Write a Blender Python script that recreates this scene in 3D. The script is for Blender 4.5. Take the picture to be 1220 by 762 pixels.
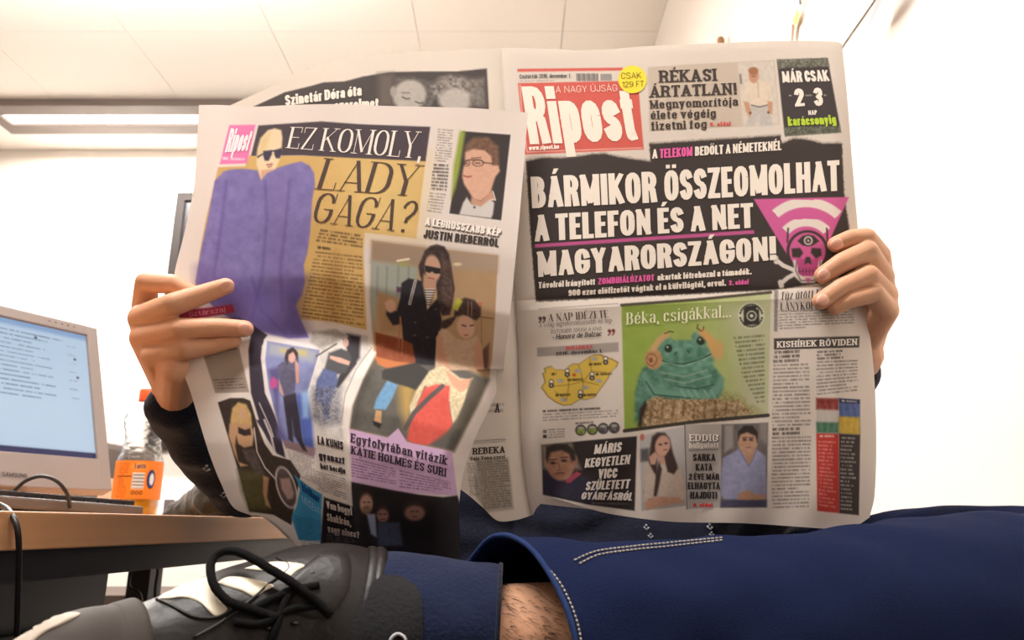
import bpy, bmesh, math, random
import numpy as np
from mathutils import Vector, Matrix
from mathutils.bvhtree import BVHTree
from mathutils import noise as mnoise

# ------------------------------------------------------------------ clear
for o in list(bpy.data.objects): bpy.data.objects.remove(o)
SC = bpy.context.scene
C = SC.collection
R = math.radians
rng = random.Random(4)

# ------------------------------------------------------------------ camera
F = 900.0; PITCH = R(15.2); CAM = Vector((0, 0, 0.732))
cp, sp = math.cos(PITCH), math.sin(PITCH)
cam = bpy.data.cameras.new('camera'); camo = bpy.data.objects.new('camera', cam); C.objects.link(camo)
camo.location = CAM; camo.rotation_euler = (R(90) + PITCH, 0, 0)
cam.sensor_width = 36; cam.lens = F / 1220 * 36; cam.clip_start = 0.02
cam.dof.use_dof = True; cam.dof.focus_distance = 0.60; cam.dof.aperture_fstop = 12.0
SC.camera = camo
# ------------------------------------------------------------------ world and light
wd = bpy.data.worlds.new('room_ambient'); SC.world = wd; wd.use_nodes = True
wd.node_tree.nodes['Background'].inputs[0].default_value = (1.0, 0.93, 0.85, 1)
wd.node_tree.nodes['Background'].inputs[1].default_value = 0.3
SC.view_settings.view_transform = 'Standard'; SC.view_settings.look = 'None'
SC.view_settings.exposure = 0.0; SC.view_settings.gamma = 1.0; SC.view_settings.use_curve_mapping = False
def area(name, loc, size, power, col=(1.0, 0.95, 0.905), rot=(0, 0, 0)):
    l = bpy.data.lights.new(name, 'AREA'); l.shape = 'RECTANGLE'; l.size, l.size_y = size
    l.energy = power; l.color = col
    o = bpy.data.objects.new(name, l); C.objects.link(o); o.location = loc; o.rotation_euler = rot
    return o
# (x, y, length, width, power) of the ceiling luminaires
LUM = [(-1.75, 3.345, 1.50, 0.10, 105), (-1.35, 1.80, 1.50, 0.10, 52), (-0.65, 0.20, 1.50, 0.10, 68), (-2.2, -0.9, 1.50, 0.10, 6)]
for i, (x, y, L, w, p) in enumerate(LUM):
    area('ceiling_light_lamp', (x, y, 2.66 if i != 1 else 2.40), (L - 0.06, w), p)
area('added_ceiling_uplight', (-1.35, 1.80, 2.45), (1.44, 0.10), 62, rot=(math.pi, 0, 0))   # unseen uplight on the pendant, added to brighten the ceiling

# ------------------------------------------------------------------ helpers
def W(px, py, d):
    u = (px - 610) / F; v = (381 - py) / F
    return Vector((CAM.x + d * u, CAM.y + d * (cp - v * sp), CAM.z + d * (sp + v * cp)))

def lin(c):
    c = np.asarray(c, dtype=float) / 255.0
    return np.where(c <= 0.04045, c / 12.92, ((c + 0.055) / 1.055) ** 2.4)

def mat(name, col, rough=0.6, metal=0.0, noise=0.0, scale=20.0, bump=0.0, emis=None, es=0.0, spec=0.5, trans=0.0, sheen=0.0, sss=0.0, stretch=None, bscale=None):
    m = bpy.data.materials.new(name); m.use_nodes = True
    nt = m.node_tree; b = nt.nodes['Principled BSDF']
    c = tuple(lin(col)) + (1,)
    b.inputs['Base Color'].default_value = c
    b.inputs['Roughness'].default_value = rough; b.inputs['Metallic'].default_value = metal
    b.inputs['Specular IOR Level'].default_value = spec
    b.inputs['Transmission Weight'].default_value = trans
    b.inputs['Sheen Weight'].default_value = sheen
    if sss: b.inputs['Subsurface Weight'].default_value = sss; b.inputs['Subsurface Scale'].default_value = 0.006; b.inputs['Subsurface Radius'].default_value = (1, .4, .2)
    tc = nt.nodes.new('ShaderNodeTexCoord'); mp = nt.nodes.new('ShaderNodeMapping')
    nt.links.new(tc.outputs['Object'], mp.inputs[0])
    if stretch: mp.inputs['Scale'].default_value = stretch
    n = nt.nodes.new('ShaderNodeTexNoise'); n.inputs['Scale'].default_value = scale; n.inputs['Detail'].default_value = 4
    nt.links.new(mp.outputs[0], n.inputs['Vector'])
    if noise:
        r = nt.nodes.new('ShaderNodeMix'); r.data_type = 'RGBA'
        r.inputs[6].default_value = tuple(x * (1 - noise) for x in c[:3]) + (1,)
        r.inputs[7].default_value = tuple(min(1, x * (1 + noise)) for x in c[:3]) + (1,)
        nt.links.new(n.outputs[0], r.inputs[0]); nt.links.new(r.outputs[2], b.inputs['Base Color'])
    if bump:
        n2 = nt.nodes.new('ShaderNodeTexNoise'); n2.inputs['Scale'].default_value = bscale or scale; n2.inputs['Detail'].default_value = 3
        nt.links.new(mp.outputs[0], n2.inputs['Vector'])
        bp = nt.nodes.new('ShaderNodeBump'); bp.inputs['Strength'].default_value = bump; bp.inputs['Distance'].default_value = 0.002
        nt.links.new(n2.outputs[0], bp.inputs['Height']); nt.links.new(bp.outputs[0], b.inputs['Normal'])
    if emis is not None:
        b.inputs['Emission Color'].default_value = tuple(lin(emis)) + (1,); b.inputs['Emission Strength'].default_value = es
    return m

def link_mesh(name, me, m=None, parent=None, smooth=True):
    o = bpy.data.objects.new(name, me); C.objects.link(o)
    if m is not None: me.materials.append(m)
    if smooth:
        me.polygons.foreach_set('use_smooth', [True] * len(me.polygons))
    if parent is not None:
        o.parent = parent; o.matrix_parent_inverse = parent.matrix_world.inverted() if False else Matrix.Translation(-parent.location) if parent.type == 'EMPTY' else Matrix.Identity(4)
        if parent.type != 'EMPTY' and parent.parent is not None: pass
    return o
def build(name, bm, m=None, parent=None, smooth=True):
    me = bpy.data.meshes.new(name); bmesh.ops.recalc_face_normals(bm, faces=bm.faces[:]); bm.to_mesh(me); bm.free()
    return link_mesh(name, me, m, parent, smooth)
def frompy(name, verts, faces, m=None, parent=None, smooth=True, recalc=False):
    me = bpy.data.meshes.new(name); me.from_pydata([tuple(v) for v in verts], [], faces); me.update()
    if recalc:
        b = bmesh.new(); b.from_mesh(me); bmesh.ops.recalc_face_normals(b, faces=b.faces[:]); b.to_mesh(me); b.free()
    return link_mesh(name, me, m, parent, smooth)
def thing(name, label, cat, loc=(0, 0, 0), group=None):
    o = bpy.data.objects.new(name, None); C.objects.link(o); o.location = loc; o.empty_display_size = .05
    o['label'] = label; o['category'] = cat
    if group: o['group'] = group
    return o
def tag(o, label, cat, group=None):
    o['label'] = label; o['category'] = cat
    if group: o['group'] = group
    return o
def bx(bm, x0, x1, y0, y1, z0, z1, M=None, bev=0.0):
    r = bmesh.ops.create_cube(bm, size=1)
    T = Matrix.Translation(((x0 + x1) / 2, (y0 + y1) / 2, (z0 + z1) / 2)) @ Matrix.Diagonal((abs(x1 - x0), abs(y1 - y0), abs(z1 - z0), 1))
    vs = r['verts']
    bmesh.ops.transform(bm, matrix=T, verts=vs)
    if bev:
        es = list({e for v in vs for e in v.link_edges})
        rr = bmesh.ops.bevel(bm, geom=es, offset=bev, segments=2, affect='EDGES', profile=.6)
        vs = list({v for f in rr['faces'] for v in f.verts} | {v for v in vs if v.is_valid})
    if M is not None: bmesh.ops.transform(bm, matrix=M, verts=vs)
def frame_basis(ax):
    ax = ax.normalized(); a = Vector((0, 0, 1)) if abs(ax.z) < .9 else Vector((1, 0, 0))
    s = ax.cross(a).normalized(); t = s.cross(ax).normalized(); return s, t
def tube(bm, pts, rad, seg=8, caps=True):
    pts = [Vector(p) for p in pts]; n = len(pts)
    rads = rad if hasattr(rad, '__len__') else [rad] * n
    rings = []; s = None
    for i in range(n):
        t = (pts[min(i + 1, n - 1)] - pts[max(i - 1, 0)]).normalized()
        if s is None: s, u = frame_basis(t)
        else:
            s = (s - t * s.dot(t)).normalized()
        u = t.cross(s)
        rings.append([bm.verts.new(pts[i] + (s * math.cos(2 * math.pi * k / seg) + u * math.sin(2 * math.pi * k / seg)) * rads[i]) for k in range(seg)])
    for i in range(n - 1):
        for k in range(seg):
            bm.faces.new((rings[i][k], rings[i][(k + 1) % seg], rings[i + 1][(k + 1) % seg], rings[i + 1][k]))
    if caps:
        bm.faces.new(rings[0][::-1]); bm.faces.new(rings[-1])
def lathe(bm, prof, origin, seg=32, axis=None, caps=True):
    rings = []
    for r, z in prof:
        rings.append([bm.verts.new((origin[0] + r * math.cos(2 * math.pi * k / seg), origin[1] + r * math.sin(2 * math.pi * k / seg), origin[2] + z)) for k in range(seg)])
    for i in range(len(rings) - 1):
        for k in range(seg):
            bm.faces.new((rings[i][k], rings[i][(k + 1) % seg], rings[i + 1][(k + 1) % seg], rings[i + 1][k]))
    if caps: bm.faces.new(rings[0][::-1]); bm.faces.new(rings[-1])
def capsule(bm, p0, r0, p1, r1, seg=14, rs=5):
    p0, p1 = Vector(p0), Vector(p1); ax = p1 - p0
    if ax.length < 1e-6: ax = Vector((0, 0, 1e-5))
    t = ax.normalized(); s, u = frame_basis(t); prof = []
    for i in range(rs + 1):
        a = -math.pi / 2 + i * math.pi / 2 / rs; prof.append((p0, r0 * math.cos(a), r0 * math.sin(a)))
    for i in range(rs + 1):
        a = i * math.pi / 2 / rs; prof.append((p1, r1 * math.cos(a), r1 * math.sin(a)))
    rings = []
    for c, rr, h in prof:
        if rr < 1e-6: rings.append([bm.verts.new(c + t * h)])
        else: rings.append([bm.verts.new(c + t * h + (s * math.cos(2 * math.pi * k / seg) + u * math.sin(2 * math.pi * k / seg)) * rr) for k in range(seg)])
    for i in range(len(rings) - 1):
        A, B = rings[i], rings[i + 1]
        for k in range(seg):
            k2 = (k + 1) % seg
            if len(A) == 1: bm.faces.new((A[0], B[k2], B[k]))
            elif len(B) == 1: bm.faces.new((A[k], A[k2], B[0]))
            else: bm.faces.new((A[k], A[k2], B[k2], B[k]))
def chain(bm, pts, seg=14):
    for (p, r), (q, s) in zip(pts[:-1], pts[1:]): capsule(bm, p, r, q, s, seg)
def ellipsoid(bm, c, rad, rot=None, seg=20):
    r = bmesh.ops.create_uvsphere(bm, u_segments=seg, v_segments=seg // 2, radius=1)
    M = Matrix.Translation(c) @ (rot.to_4x4() if rot is not None else Matrix.Identity(4)) @ Matrix.Diagonal((*rad, 1))
    bmesh.ops.transform(bm, matrix=M, verts=r['verts'])
def remeshed(bm, voxel, smooth=6, sf=.5):
    me = bpy.data.meshes.new('tmp'); bmesh.ops.recalc_face_normals(bm, faces=bm.faces[:]); bm.to_mesh(me); bm.free()
    o = bpy.data.objects.new('tmp', me); C.objects.link(o)
    r = o.modifiers.new('r', 'REMESH'); r.mode = 'VOXEL'; r.voxel_size = voxel
    s = o.modifiers.new('s', 'SMOOTH'); s.iterations = smooth; s.factor = sf
    dg = bpy.context.evaluated_depsgraph_get(); dg.update()
    out = bpy.data.meshes.new_from_object(o.evaluated_get(dg)); bpy.data.objects.remove(o)
    return out
def displace(me, fn):
    N_ = [v.normal.copy() for v in me.vertices]; P_ = [v.co.copy() for v in me.vertices]
    buf = []
    for p, n in zip(P_, N_): buf.extend(p + n * fn(p))
    me.vertices.foreach_set('co', buf); me.update()
def fb(p, s): return mnoise.noise(Vector(p) * s)
def catmull(pts, n):
    P = np.array(pts, float); d = np.r_[0, np.cumsum(np.linalg.norm(np.diff(P, axis=0), axis=1))]; d /= d[-1]
    m = np.zeros_like(P)
    m[1:-1] = (P[2:] - P[:-2]) / (d[2:] - d[:-2])[:, None]; m[0] = (P[1] - P[0]) / (d[1] - d[0]); m[-1] = (P[-1] - P[-2]) / (d[-1] - d[-2])
    t = np.linspace(0, 1, n); i = np.clip(np.searchsorted(d, t, side='right') - 1, 0, len(P) - 2)
    h = (d[i + 1] - d[i]); s = (t - d[i]) / h; s = s[:, None]; h = h[:, None]
    return (2*s**3-3*s**2+1)*P[i] + (s**3-2*s**2+s)*h*m[i] + (-2*s**3+3*s**2)*P[i+1] + (s**3-s**2)*h*m[i+1]

# ================================================================== ROOM
wall_m = mat('wall_white_paint', (238, 232, 224), .9, noise=.015, scale=3, bump=.03, bscale=400)
ceil_m = mat('ceiling_tile_white', (246, 241, 234), .95, noise=.02, scale=60, bump=.05, bscale=300)
gap_m = mat('ceiling_gap_grey', (215, 207, 200), .9)
floor_m = mat('floor_grey_brown_carpet', (72, 62, 54), .95, noise=.15, scale=200)
part_m = mat('wall_grey_brown_fabric', (128, 112, 98), .95, noise=.06, scale=60)
XL, XR, YB, YF, ZC = -3.2, 0.605, -2.2, 3.72, 2.7
def struct(name, box, m, parent=None):
    bm = bmesh.new(); bx(bm, *box); o = build(name, bm, m, parent, smooth=False)
    if parent is None: o['kind'] = 'structure'
    return o
struct('floor', (XL, XR, YB, YF, -.1, 0), floor_m)
struct('wall_back', (XL, XR, YF, YF + .1, 0, ZC), wall_m)
struct('wall_right', (XR, XR + .1, YB, YF + .1, 0, ZC), wall_m)
struct('wall_left', (XL - .1, XL, YB, YF, 0, ZC), part_m)
struct('wall_front', (XL, XR, YB - .1, YB, 0, ZC), part_m)
ceil = struct('ceiling', (XL, XR, YB, YF, ZC + .012, ZC + .1), gap_m)
# ceiling tiles, each laid in the grid
xs = [XL] + [.209 + .6 * k for k in range(-5, 1)] + [XR]; ys = [YB] + [2.70 - 1.2 * k for k in range(3, -1, -1)] + [YF]
for i in range(len(xs) - 1):
    for j in range(len(ys) - 1):
        bm = bmesh.new(); bx(bm, xs[i] + .0013, xs[i + 1] - .0013, ys[j] + .0013, ys[j + 1] - .0013, ZC, ZC + .011)
        build('ceiling_tile', bm, ceil_m, ceil, smooth=False)
lum_m = mat('luminaire_grey_metal', (118, 106, 100), .6)
tube_m = mat('luminaire_lit_diffuser', (255, 250, 240), .4, emis=(255, 244, 230), es=6.0)
for i, (x, y, L, w, p) in enumerate(LUM):
    lab = ['long grey fluorescent ceiling light glowing left above the newspaper', 'grey pendant light added out of view to brighten the ceiling', 'grey fluorescent ceiling light above the camera, out of view', 'grey fluorescent ceiling light near the left wall, out of view'][i]
    t = thing('ceiling_light', lab, 'ceiling light', (x, y, 2.66), 'fluorescent lights of the office ceiling')
    bm = bmesh.new(); hw = .135; dz = -.26 if i == 1 else 0; z0, z1 = 2.662 + dz, 2.70 + dz
    bx(bm, x - L / 2 - .06, x + L / 2 + .06, y - hw, y - w / 2, z0, z1); bx(bm, x - L / 2 - .06, x + L / 2 + .06, y + w / 2, y + hw, z0, z1)
    bx(bm, x - L / 2 - .06, x - L / 2, y - w / 2, y + w / 2, z0, z1); bx(bm, x + L / 2, x + L / 2 + .06, y - w / 2, y + w / 2, z0, z1)
    build('light_frame', bm, lum_m, t, smooth=False)
    bm = bmesh.new(); bx(bm, x - L / 2, x + L / 2, y - w / 2, y + w / 2, 2.675 + dz, 2.70 + dz - .002); build('diffuser', bm, tube_m, t, smooth=False)
    if i == 1:
        for sx in (-.6, .6): bm = bmesh.new(); tube(bm, [(x + sx, y, 2.44), (x + sx, y, 2.70)], .004, 6); build('suspension_wire', bm, lum_m, t)
# baseboards
struct('baseboard_right', (XR - .012, XR, YB, YF, 0, .07), lum_m); struct('baseboard_back', (XL, XR - .012, YF - .012, YF, 0, .07), lum_m)

# ================================================================== DESK
wood_m = mat('desk_beech_laminate', (206, 154, 110), .45, noise=.16, scale=9, stretch=(1, .08, 9), bump=.03, bscale=30)
black_m = mat('black_powder_coated_steel', (22, 21, 24), .5)
DA = Vector((-.43, 0, 0)); dirn = Vector((.089, 1, 0)).normalized(); perp = Vector((-dirn.y, dirn.x, 0))
MD = Matrix.Translation((-.43, 0, 0)) @ Matrix(((perp.x, dirn.x, 0, 0), (perp.y, dirn.y, 0, 0), (0, 0, 1, 0), (0, 0, 0, 1)))   # local x = away from edge (left), y = along edge
ZD = .7425
desk = thing('desk', 'beech topped office desk with black steel frame at left', 'desk', (-.8, .9, 0))
bm = bmesh.new(); bx(bm, 0, .82, .05, 1.68, ZD - .029, ZD, MD, bev=.0015); build('desk_top', bm, wood_m, desk, smooth=False)
bm = bmesh.new(); bx(bm, .012, .05, .10, 1.63, ZD - .054, ZD - .0295, MD); bx(bm, .74, .78, .10, 1.63, ZD - .054, ZD - .0295, MD); build('frame_beam', bm, black_m, desk, smooth=False)
for lx, ly in ((.02, 1.50), (.40, 1.50), (.02, .12), (.73, .12)):
    bm = bmesh.new(); bx(bm, lx, lx + .045, ly, ly + .045, 0, ZD - .0295, MD); build('leg', bm, black_m, desk, smooth=False)
ped = thing('drawer_unit', 'black drawer unit standing under the left end of the desk', 'drawer unit', (-.62, .85, 0))
bm = bmesh.new(); bx(bm, .16, .62, .42, .98, .03, .685, MD); build('body', bm, black_m, ped, smooth=False)
for k in range(3):
    bm = bmesh.new(); bx(bm, .145, .159, .43, .97, .05 + k * .195, .235 + k * .195, MD, bev=.002); dr = build('drawer', bm, black_m, ped, smooth=False)
    bm = bmesh.new(); bx(bm, .135, .1445, .62, .78, .16 + k * .195, .172 + k * .195, MD); h = build('handle', bm, lum_m, smooth=False); h.parent = dr; h.matrix_parent_inverse = Matrix.Identity(4)
brn_m = mat('dark_brown_board', (70, 55, 45), .6, noise=.1, scale=15)
bm = bmesh.new(); bx(bm, -1.75, -.62, 2.75, 3.15, 0, .50); lc = build('low_cabinet', bm, brn_m, smooth=False); tag(lc, 'low dark brown cabinet seen beneath the desk by the wall', 'cabinet')
wire_m = mat('black_cable_rubber', (18, 17, 18), .45)
def curve_pts(pts, n=30): return [Vector(p) for p in catmull([tuple(p) for p in pts], n)]
def cable(name, pts, r, lab, m=wire_m, n=34):
    bm = bmesh.new(); tube(bm, curve_pts(pts, n), r, 8); return tag(build(name, bm, m), lab, 'cable', 'black cables around the desk')
cable('cable', [W(2, 602, .95), W(12, 590, .955), W(30, 573, .965), W(50, 567, .97), W(68, 573, .975), W(80, 588, .98), W(83, 604, .99)], .0024, 'black cable arching in a loop before the grey monitor')
cable('cable', [W(-30, 590, .62), W(0, 601, .60), W(12, 610, .575), W(20, 626, .565), W(22.5, 650, .565), W(22, 690, .57), W(20, 760, .58)], .0022, 'black cable hanging over the front edge of the desk')
cable('cable', [W(158, 676, 1.35), W(154, 688, 1.35), W(155, 700, 1.35), W(166, 707, 1.35), W(170, 730, 1.35)], .003, 'thin black cable curling down left of the desk leg')
cable('cable', [W(189, 660, 1.32), W(188, 680, 1.32), W(185, 700, 1.32), W(186, 730, 1.32)], .003, 'thin black cable hanging down right of the desk leg')

# ------------------------------------------------------------------ painter
class Painter:
    def __init__(s, X, Y, base):
        s.X = X.ravel(); s.Y = Y.ravel(); s.C = np.tile(np.array(base, float), (s.X.size, 1))
    def _sel(s, x0, x1, y0, y1, p=2):
        return np.nonzero((s.X > x0 - p) & (s.X < x1 + p) & (s.Y > y0 - p) & (s.Y < y1 + p))[0]
    def _mix(s, idx, a, col):
        col = np.asarray(col, float)
        if col.ndim == 1: col = col[None, :]
        s.C[idx] = s.C[idx] * (1 - a[:, None]) + col * a[:, None]
    def sd(s, pts, idx):
        P = np.array(pts, float); x = s.X[idx]; y = s.Y[idx]; d = np.full(x.size, 1e9); ins = np.zeros(x.size, bool)
        for i in range(len(P)):
            a = P[i]; b = P[(i + 1) % len(P)]; e = b - a; L = (e @ e) or 1e-9
            t = np.clip(((x - a[0]) * e[0] + (y - a[1]) * e[1]) / L, 0, 1)
            d = np.minimum(d, np.hypot(x - a[0] - t * e[0], y - a[1] - t * e[1]))
            if a[1] != b[1]:
                c = ((a[1] > y) != (b[1] > y)) & (x < (b[0] - a[0]) * (y - a[1]) / (b[1] - a[1]) + a[0]); ins ^= c
        return np.where(ins, d, -d)
    def poly(s, pts, col, soft=.7, alpha=1., noise=0, nscale=.3, rag=0, grad=None):
        P = np.array(pts, float); idx = s._sel(P[:, 0].min(), P[:, 0].max(), P[:, 1].min(), P[:, 1].max(), 2 + soft + rag)
        if not idx.size: return
        d = s.sd(pts, idx)
        if rag: d = d + rag * (vn(s.X[idx] * .5, s.Y[idx] * .5) + vn(s.X[idx] * 1.3, s.Y[idx] * 1.3) - 1)
        a = np.clip(d / soft * .5 + .5, 0, 1) * alpha
        c = np.tile(np.array(col, float), (idx.size, 1))
        if grad is not None:
            c2, g0, g1 = grad; g0 = np.array(g0, float); g1 = np.array(g1, float); e = g1 - g0
            t = np.clip(((s.X[idx] - g0[0]) * e[0] + (s.Y[idx] - g0[1]) * e[1]) / (e @ e), 0, 1)
            c = c * (1 - t[:, None]) + np.array(c2, float) * t[:, None]
        if noise: c = c + noise * ((vn(s.X[idx] * nscale, s.Y[idx] * nscale) * .6 + vn(s.X[idx] * nscale * 2.3 + 9, s.Y[idx] * nscale * 2.3) * .4) - .5)[:, None]
        s._mix(idx, a, c)
    def ell(s, cx, cy, rx, ry, col, rot=0, soft=.8, alpha=1., noise=0, nscale=.3, ring=0, arc=None):
        m = max(rx, ry); idx = s._sel(cx - m, cx + m, cy - m, cy + m, 3)
        if not idx.size: return
        x = s.X[idx] - cx; y = s.Y[idx] - cy; c, q = math.cos(R(rot)), math.sin(R(rot))
        u = (x * c + y * q) / rx; v = (-x * q + y * c) / ry; k = np.hypot(u, v); sdv = (1 - k) * min(rx, ry)
        if ring: sdv = ring / 2 - np.abs(sdv)
        a = np.clip(sdv / soft * .5 + .5, 0, 1) * alpha
        if arc: an = np.degrees(np.arctan2(-y, x)) % 360; a = a * ((an >= arc[0]) & (an <= arc[1]))
        cc = np.tile(np.array(col, float), (idx.size, 1))
        if noise: cc = cc + noise * (vn(s.X[idx] * nscale, s.Y[idx] * nscale) - .5)[:, None]
        s._mix(idx, a, cc)
    def line(s, pts, w, col, soft=.6, alpha=1.):
        P = np.array(pts, float); idx = s._sel(P[:, 0].min(), P[:, 0].max(), P[:, 1].min(), P[:, 1].max(), w + 2)
        if not idx.size: return
        x = s.X[idx]; y = s.Y[idx]; d = np.full(x.size, 1e9)
        for i in range(len(P) - 1):
            a = P[i]; e = P[i + 1] - a; L = (e @ e) or 1e-9
            t = np.clip(((x - a[0]) * e[0] + (y - a[1]) * e[1]) / L, 0, 1)
            d = np.minimum(d, np.hypot(x - a[0] - t * e[0], y - a[1] - t * e[1]))
        s._mix(idx, np.clip((w / 2 - d) / soft * .5 + .5, 0, 1) * alpha, col)
    def text(s, q, n, col, alpha=.6, bold=0, lw=1.15, seed=0, ragr=.0, mask=None):
        """body copy: n lines inside quad q = TL,TR,BR,BL"""
        TL, TR, BR, BL = [np.array(p, float) for p in q]; P = np.array(q, float)
        idx = s._sel(P[:, 0].min(), P[:, 0].max(), P[:, 1].min(), P[:, 1].max(), 0)
        if not idx.size: return
        x = s.X[idx]; y = s.Y[idx]; u = np.full(x.size, .5); v = np.full(x.size, .5)
        for _ in range(5):
            px = (TL*(1)[None] if False else TL[0]) * (1-u)*(1-v) + TR[0]*u*(1-v) + BR[0]*u*v + BL[0]*(1-u)*v - x
            py = TL[1]*(1-u)*(1-v) + TR[1]*u*(1-v) + BR[1]*u*v + BL[1]*(1-u)*v - y
            ax = (TR[0]-TL[0])*(1-v) + (BR[0]-BL[0])*v; ay = (TR[1]-TL[1])*(1-v) + (BR[1]-BL[1])*v
            bx_ = (BL[0]-TL[0])*(1-u) + (BR[0]-TR[0])*u; by = (BL[1]-TL[1])*(1-u) + (BR[1]-TR[1])*u
            det = ax*by - ay*bx_; det = np.where(np.abs(det) < 1e-6, 1e-6, det)
            u = np.clip(u - (px*by - py*bx_)/det, -1, 2); v = np.clip(v - (ax*py - ay*px)/det, -1, 2)
        wpx = np.linalg.norm(TR - TL); ok = (u >= 0) & (u <= 1) & (v >= 0) & (v < 1)
        ln = np.floor(v * n).astype(int); fr = v * n - ln
        cell = np.floor(u * wpx / lw).astype(int)
        h = hsh(cell + seed * 131, ln * 7 + seed); word = hsh(np.floor_divide(cell + (hsh(ln, ln * 0 + seed) * 9).astype(int), 6), ln + 77 + seed)
        ink = .6 + .4 * h
        gap = (hsh(cell, ln * 13 + 5 + seed) < .17); ink = np.where(gap, .08, ink)
        ink = ink * (.75 + .25 * word)
        endu = 1 - .35 * (hsh(ln, ln * 0 + 3 + seed) > .86) * hsh(ln, ln * 3 + 1) - ragr * hsh(ln, ln * 0 + 9 + seed)
        band = np.clip((.25 + .08 * bold - np.abs(fr - .5)) * 4.5 + .5, 0, 1)
        a = ink * band * alpha * ok * (u < endu)
        if mask is not None: a = a * (s.sd(mask, idx) > 0)
        s._mix(idx, a, col)
def hsh(a, b):
    a = np.asarray(a).astype(np.int64); b = np.asarray(b).astype(np.int64)
    h = (a * 374761393 + b * 668265263) & 0x7fffffff; h = ((h ^ (h >> 13)) * 1274126177) & 0x7fffffff
    return ((h ^ (h >> 16)) & 0xffff) / 65535.0
def vn(x, y):
    xi = np.floor(x); yi = np.floor(y); fx = x - xi; fy = y - yi; fx = fx*fx*(3-2*fx); fy = fy*fy*(3-2*fy)
    return (hsh(xi, yi)*(1-fx) + hsh(xi+1, yi)*fx)*(1-fy) + (hsh(xi, yi+1)*(1-fx) + hsh(xi+1, yi+1)*fx)*fy

# ------------------------------------------------------------------ stroke font
XH = .74; DE = -.24
def arc(cx, cy, rx, ry, a0, a1, n=7):
    return [(cx + rx * math.cos(R(a0 + (a1 - a0) * i / n)), cy + ry * math.sin(R(a0 + (a1 - a0) * i / n))) for i in range(n + 1)]
S_ = [arc(.5, .76, .5, .24, 15, 270, 9)[:-1] + arc(.5, .25, .5, .25, 90, -165, 9)]
G = {}
def g(ch, w, strokes, ser=(), thin=(), low=False): G[ch] = (w, strokes, ser, thin, low)
g('A', .62, [[(0, 0), (.5, 1)], [(.5, 1), (1, 0)], [(.2, .28), (.8, .28)]], [(0, 0), (1, 0)], (0,))
g('B', .56, [[(0, 0), (0, 1)], [(0, 1), (.45, 1)] + arc(.45, .77, .45, .23, 90, -90)[1:] + [(0, .54)], [(0, .54), (.5, .54)] + arc(.5, .27, .5, .27, 90, -90)[1:] + [(0, 0)]], [(0, 0), (0, 1)])
g('C', .56, [arc(.5, .68, .5, .32, 8, 180) + arc(.5, .32, .5, .32, 180, 352)], ())
g('D', .6, [[(0, 0), (0, 1)], [(0, 1), (.35, 1)] + arc(.35, .65, .65, .35, 90, 0)[1:] + arc(.35, .35, .65, .35, 0, -90) + [(0, 0)]], [(0, 0), (0, 1)])
g('E', .48, [[(0, 0), (0, 1)], [(0, 1), (1, 1)], [(0, .52), (.8, .52)], [(0, 0), (1, 0)]], [(0, 0), (0, 1)])
g('F', .46, [[(0, 0), (0, 1)], [(0, 1), (1, 1)], [(0, .5), (.8, .5)]], [(0, 0), (0, 1)])
g('G', .6, [arc(.5, .68, .5, .32, 8, 180) + arc(.5, .32, .5, .32, 180, 360), [(1, .3), (1, .46)], [(1, .46), (.6, .46)]], [(.8, .46)])
g('H', .6, [[(0, 0), (0, 1)], [(1, 0), (1, 1)], [(0, .52), (1, .52)]], [(0, 0), (0, 1), (1, 0), (1, 1)])
g('I', .17, [[(.5, 0), (.5, 1)]], [(.5, 0), (.5, 1)])
g('J', .46, [[(1, 1), (1, .3)] + arc(.5, .3, .5, .3, 0, -180)[1:]], [(1, 1)])
g('K', .6, [[(0, 0), (0, 1)], [(.05, .42), (1, 1)], [(.3, .58), (1, 0)]], [(0, 0), (0, 1), (1, 0), (1, 1)], (1,))
g('L', .46, [[(0, 0), (0, 1)], [(0, 0), (1, 0)]], [(0, 0), (0, 1)])
g('M', .76, [[(0, 0), (0, 1)], [(0, 1), (.5, .1)], [(.5, .1), (1, 1)], [(1, 1), (1, 0)]], [(0, 0), (0, 1), (1, 0), (1, 1)], (0, 2))
g('N', .62, [[(0, 0), (0, 1)], [(0, 1), (1, 0)], [(1, 0), (1, 1)]], [(0, 0), (0, 1), (1, 1)], (0, 2))
g('O', .6, [arc(.5, .66, .5, .34, 0, 180) + arc(.5, .34, .5, .34, 180, 360) + [(1, .66)]])
g('P', .54, [[(0, 0), (0, 1)], [(0, 1), (.5, 1)] + arc(.5, .73, .5, .27, 90, -90)[1:] + [(0, .46)]], [(0, 0), (0, 1)])
g('R', .58, [[(0, 0), (0, 1)], [(0, 1), (.5, 1)] + arc(.5, .75, .5, .25, 90, -90)[1:] + [(0, .5)], [(.45, .5), (.85, .4), (1, 0)]], [(0, 0), (0, 1), (1, 0)])
g('S', .54, S_)
g('T', .52, [[(.5, 0), (.5, 1)], [(0, 1), (1, 1)]], [(.5, 0)])
g('U', .6, [[(0, 1), (0, .32)] + arc(.5, .32, .5, .32, 180, 360)[1:] + [(1, 1)]], [(0, 1), (1, 1)])
g('V', .6, [[(0, 1), (.5, 0)], [(.5, 0), (1, 1)]], [(0, 1), (1, 1)], (1,))
g('Y', .6, [[(0, 1), (.5, .45)], [(1, 1), (.5, .45)], [(.5, .45), (.5, 0)]], [(0, 1), (1, 1), (.5, 0)], (1,))
g('Z', .52, [[(0, 1), (1, 1)], [(1, 1), (0, 0)], [(0, 0), (1, 0)]], (), ())
g('a', .5, [[(0.05, .82)] + arc(.5, .75, .5, .25, 130, 0) + [(1, 0)], [(1, .55), (.5, .55)] + arc(.5, .275, .5, .275, 90, 270)[1:] + [(1, .05)]], [(1, 0)], (), True)
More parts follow.
